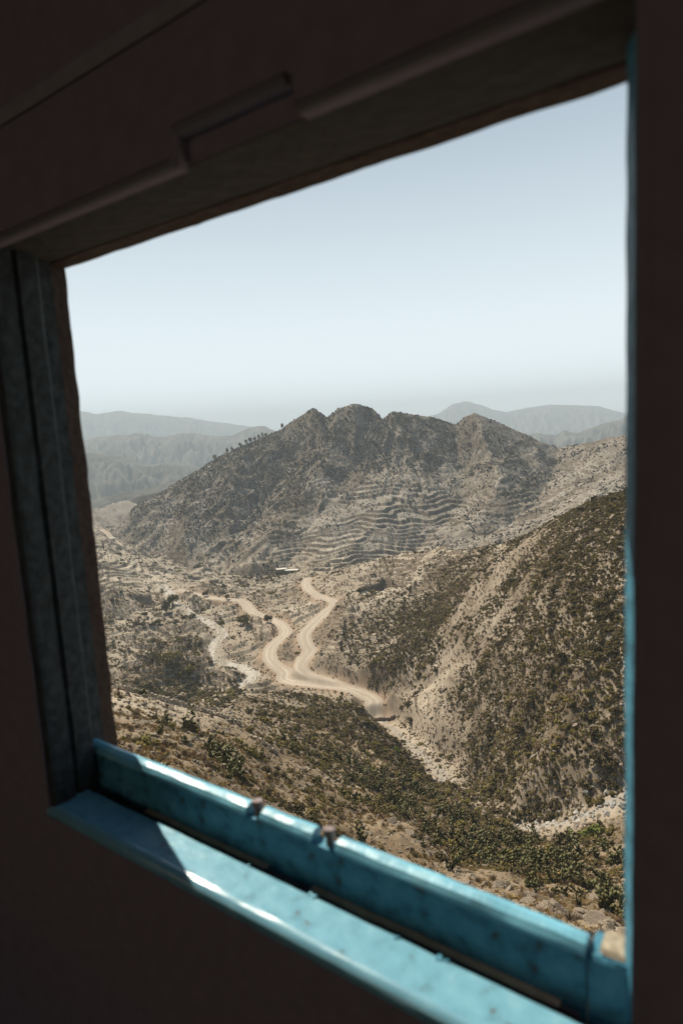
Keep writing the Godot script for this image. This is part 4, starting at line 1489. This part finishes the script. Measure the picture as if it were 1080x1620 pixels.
func place_rocks() -> void:
	# loose stones
	var near := [[], [], [], []]
	var pale := [[], [], [], []]
	for k in 15000:
		var p := random_place(-62.0, -6.0, 30.0, 215.0)
		var at: int = p[0]
		if shown[at] == 0 or zone_of(p[5], p[4]) == 1 or road_near[at] < 3.5:
			continue
		var s: float = rng.randf_range(0.08, 0.26) * (1.0 + p[4] / 160.0)
		if rng.randf() < 0.05:
			s *= 2.2
		near[rng.randi() % 4].append(stance(Vector3(p[1], p[2] + 0.1 * s, p[3]), s, s * rng.randf_range(0.4, 0.8), 0.25))
	for k in 26000:
		var p := random_place(-60.0, -8.0, 215.0, 1000.0)
		var at: int = p[0]
		if shown[at] == 0 or road_near[at] < 3.5:
			continue
		var s: float = rng.randf_range(0.25, 0.6) * (0.6 + p[4] / 500.0)
		near[rng.randi() % 4].append(stance(Vector3(p[1], p[2], p[3]), s, s * rng.randf_range(0.4, 0.8), 0.25))
	for k in 26000:
		var p := random_place(-60.0, -6.0, 105.0, 520.0)
		var at: int = p[0]
		if stream_near[at] > (4.6 if p[4] > 280.0 else 2.0):
			continue
		var s: float = rng.randf_range(0.15, 0.5)
		pale[rng.randi() % 4].append(stance(Vector3(p[1], p[2], p[3]), s, s * 0.6, 0.25))
	for v in 4:
		copies("loose_stones", shapes["stone_%d" % v], paint["stone"], near[v], "brown stones strewn over the slopes")
		copies("river_stones", shapes["stone_%d" % v], paint["pale_stone"], pale[v], "pale stones in the dry bed")
	# broken ledge that runs down the near slope
	var ledge := route([-32.67, 86.0, -58.0, -30.57, 80.0, -55.4, -28.20, 72.0, -51.9, -25.82, 66.0, -49.0, -23.46, 61.0, -46.5, -21.71, 58.0, -45.1, -19.40, 52.0, -41.3, -17.12, 48.0, -38.7, -14.89, 45.0, -36.7, -12.72, 42.0, -34.5, -11.12, 40.0, -33.0])
	for k in 95:
		var t := rng.randf()
		var p := ledge[mini(int(t * ledge.size()), ledge.size() - 1)]
		var b := rad_to_deg(atan2(p.x, -p.z)) + rng.randfn() * 0.5
		var r := Vector2(p.x, p.z).length() + rng.randfn() * 1.2
		var s: float = rng.randf_range(0.25, 0.8) * (1.25 if rng.randf() < 0.2 else 0.8)
		boulder("boulder", b, r, Vector3(s * 1.25, s * rng.randf_range(0.5, 0.9), s * rng.randf_range(0.7, 1.1)), false, "%s brown broken rock %s of the near slope ledge" % ["big" if s > 0.7 else "small" if s < 0.35 else "middling", "at the left end" if b < -28.0 else "in the left half" if b < -22.0 else "in the right half" if b < -16.0 else "at the right end"], "rocks of the ledge on the near slope")
	boulder("boulder", -17.1, 47.5, Vector3(1.5, 0.95, 1.1), false, "largest flat topped tan boulder on the near slope ledge", "", 0.3)
	boulder("boulder", -13.9, 43.0, Vector3(1.3, 0.6, 1.0), false, "broad flat tan boulder at the right end of the ledge", "", 0.3)
	for k in 44:
		boulder("rock_slab", -28.6 + rng.randfn() * 0.9, 73.0 + rng.randfn() * 2.6, Vector3(rng.randf_range(0.3, 0.75), 0.16, rng.randf_range(0.25, 0.5)), false, "flat grey brown slab in the heap of slabs on the near slope", "flat slabs on the near slope", 0.3)
	# pale boulders in the ravine
	var bed := route([-11.41, 113.0, -67.1, -13.49, 112.0, -69.4, -15.92, 113.0, -73.1, -18.15, 117.0, -77.7, -20.43, 122.0, -82.2])
	for k in 90:
		var p := bed[rng.randi() % bed.size()]
		var b := rad_to_deg(atan2(p.x, -p.z)) + rng.randfn() * 0.6
		var r := Vector2(p.x, p.z).length() + rng.randfn() * 2.4
		var s: float = rng.randf_range(0.25, 0.95)
		boulder("pale_boulder", b, r, Vector3(s, s * rng.randf_range(0.4, 0.75), s * rng.randf_range(0.6, 1.0)), true, "%s pale grey boulder in the ravine %s" % ["big" if s > 0.75 else "small" if s < 0.42 else "middling", "beside the window post" if b > -13.0 else "behind the green shrubs" if b > -16.0 else "left of the green shrubs" if b > -18.5 else "at its left end"], "pale boulders in the ravine")


func dry_wall(points: Array, tall: float, thick: float, label: String) -> void:
	# stones laid in courses along a line
	var line := route(points)
	var root := Node3D.new()
	root.name = numbered("dry_stone_wall")
	add_child(root)
	tag(root, label, "stone wall")
	root.position = Vector3(line[0].x, ground_y(line[0].x, line[0].z), line[0].z)
	var st := SurfaceTool.new()
	st.begin(Mesh.PRIMITIVE_TRIANGLES)
	for k in line.size() - 1:
		var long := line[k].distance_to(line[k + 1])
		for m in int(long / 0.28) + 1:
			var p := line[k].lerp(line[k + 1], rng.randf())
			var y := ground_y(p.x, p.z)
			for course in 3:
				var s := Vector3(rng.randf_range(0.18, 0.36), tall / 5.0, thick * rng.randf_range(0.35, 0.6))
				var at := Vector3(p.x, y + tall * (course + 0.4) / 3.0 * rng.randf_range(0.85, 1.05), p.z) - root.position
				st.append_from(shapes["stone_%d" % (rng.randi() % 4)], 0, Transform3D(Basis.from_euler(Vector3(rng.randfn() * 0.1, rng.randf() * TAU, rng.randfn() * 0.1)).scaled_local(s), at))
	var o := put("laid_stones", st.commit(), paint["wall_stone"], root)
	tag(o, "", "", "", "stuff")


func tree(called: String, b: float, r: float, tall: float, wide: float, slim: bool, label: String, group: String) -> void:
	var a := deg_to_rad(b)
	var root := Node3D.new()
	root.name = numbered(called)
	add_child(root)
	var x := r * sin(a)
	var z := -r * cos(a)
	root.position = Vector3(x, ground_y(x, z) - 0.15, z)
	root.rotation.y = rng.randf() * TAU
	tag(root, label, "tree", group)
	var st := SurfaceTool.new()
	st.begin(Mesh.PRIMITIVE_TRIANGLES)
	var limbs := [[Vector3.ZERO, Vector3(rng.randfn() * 0.03, 0.6, rng.randfn() * 0.03) * tall, 0.045 * tall, 0.02 * tall]]
	for k in 5:
		var t := rng.randf() * TAU
		limbs.append([Vector3(0, rng.randf_range(0.25, 0.5) * tall, 0), Vector3(cos(t) * wide * 0.55, rng.randf_range(0.6, 0.85) * tall, sin(t) * wide * 0.55), 0.018 * tall, 0.006 * tall])
	for limb in limbs:
		var d: Vector3 = (limb[1] - limb[0]).normalized()
		var u := d.cross(Vector3(0.9, 0.1, 0.4)).normalized()
		var w := d.cross(u)
		for k in 7:
			var e0 := TAU * k / 7.0
			var e1 := TAU * (k + 1) / 7.0
			var q0 := u * cos(e0) + w * sin(e0)
			var q1 := u * cos(e1) + w * sin(e1)
			for v in [limb[0] + q0 * limb[2], limb[1] + q0 * limb[3], limb[0] + q1 * limb[2], limb[0] + q1 * limb[2], limb[1] + q0 * limb[3], limb[1] + q1 * limb[3]]:
				st.add_vertex(v)
	st.generate_normals()
	put("trunk", st.commit(), paint["bark"], root)
	var crown := put("crown", leafy(int(400 + r), 13 if not slim else 6, 560 if not slim else 200, 0.12 if not slim else 0.16, 0.8), paint["leaf_2" if r > 280.0 and r < 320.0 else "leaf_%d" % (rng.randi() % 2)], root, Vector3(0, tall * (0.30 if not slim else 0.22), 0))
	crown.scale = Vector3(wide, tall * (0.82 if not slim else 0.78), wide)


func house(b: float, r: float, size: Vector3, turn: float, roof: String, label: String) -> void:
	var a := deg_to_rad(b)
	var root := Node3D.new()
	root.name = numbered("house")
	add_child(root)
	var x := r * sin(a)
	var z := -r * cos(a)
	root.position = Vector3(x, ground_y(x, z) - 0.2, z)
	root.rotation.y = turn
	tag(root, label, "house", "small houses in the valley")
	block("wall", Vector3(-size.x / 2, 0, -size.z / 2), Vector3(size.x / 2, size.y, size.z / 2), paint["mud_wall"], root)
	block("roof", Vector3(-size.x / 2 - 0.3, size.y + 0.003, -size.z / 2 - 0.3), Vector3(size.x / 2 + 0.3, size.y + 0.25, size.z / 2 + 0.3), paint[roof], root)
	block("door", Vector3(-0.5, 0.2, size.z / 2), Vector3(0.4, 2.1, size.z / 2 + 0.05), paint["brown_wood"], root)
	block("window", Vector3(1.2, 1.1, size.z / 2), Vector3(2.0, 1.9, size.z / 2 + 0.05), paint["brown_wood"], root)


func build_valley_things() -> void:
	for t in [[-51.76, 430, 7.5, 5.2, "broad dark tree beside the left loop of the dirt road"], [-51.1, 437, 6.5, 4.2, "dark tree behind the broad tree by the left road loop"], [-44.86, 372, 5.5, 4.2, "dark round tree on the bank between river and dirt road"],
			[-42.9, 362, 4.5, 3.4, "smaller tree right of the river bank tree by the dirt road"], [-45.34, 378, 5.0, 3.6, "dark tree behind the river bank tree"], [-52.0, 312, 5.5, 4.2, "bushy tree on the dark patch left of the riverbed"], [-50.28, 305, 4.2, 3.4, "low tree right of the bushy tree left of the riverbed"],
			[-48.28, 452, 3.6, 2.6, "small tree on the near side of the dirt road"], [-46.35, 434, 3.4, 2.4, "small tree on the terrace above the dirt road"], [-47.1, 392, 3.6, 3.0, "round tree upstream beside the riverbed"],
			[-41.04, 572, 4.2, 3.2, "tree beside the two houses at the mountain foot"], [-52.56, 398, 3.4, 2.6, "small tree on the left terraces below the road"], [-53.6, 420, 3.2, 2.4, "lone small tree on the far left terraces"], [-43.58, 194, 2.0, 1.5, "small tree on top of the bare knoll"]]:
		tree("valley_tree", t[0], t[1], t[2], t[3], false, t[4], "")
	for t in [[-44.88, 985.0], [-43.57, 978.0], [-43.23, 977.0], [-42.89, 976.0], [-42.49, 974.0], [-42.15, 972.0], [-41.86, 970.0], [-40.34, 955.0], [-44.15, 982.0], [-45.28, 988.0], [-46.43, 995.0]]:
		tree("ridge_tree", t[0], t[1], rng.randf_range(6.0, 11.0), rng.randf_range(2.0, 4.0), true, "thin tree standing against the sky on the left mountain ridge", "trees along the mountain ridge")
	house(-41.3, 583, Vector3(9, 3.0, 5), 0.75, "whitewash", "small house with a pale flat roof at the mountain foot")
	house(-40.3, 578, Vector3(13, 3.0, 5), 0.55, "whitewash", "longer low house right of the pale roofed house")
	house(-55.76, 890, Vector3(12, 3.2, 6), 0.9, "whitewash", "far left house beside the distant road")
	dry_wall([-56.53, 121.0, -45.6, -55.01, 121.0, -47.3, -53.19, 121.0, -49.0, -50.53, 122.0, -52.3, -48.09, 120.0, -54.6, -45.85, 120.0, -56.8], 1.2, 0.7, "long dry stone terrace wall along the brow of the bare near field")
	dry_wall([-45.33, 112.0, -54.6, -42.79, 108.0, -55.9], 1.0, 0.6, "short broken stretch of stone wall right of the long wall")
	# low concrete weir where the road meets the stream
	var line := route([-34.39, 238.0, -116.3, -33.08, 235.0, -115.6, -31.56, 234.0, -113.2])
	var root := Node3D.new()
	root.name = numbered("weir")
	add_child(root)
	tag(root, "low grey weir wall across the stream at the end of the dirt road", "weir")
	for k in line.size() - 1:
		var a := line[k]
		var c := line[k + 1]
		var mid := (a + c) / 2.0
		var m := BoxMesh.new()
		m.size = Vector3(a.distance_to(c) + 0.05, 2.2, 0.7)
		var o := put("wall_section", m, paint["mud_wall"], root, Vector3(mid.x, ground_y(mid.x, mid.z) + 0.35, mid.z))
		o.rotation.y = atan2(-(c.z - a.z), c.x - a.x)
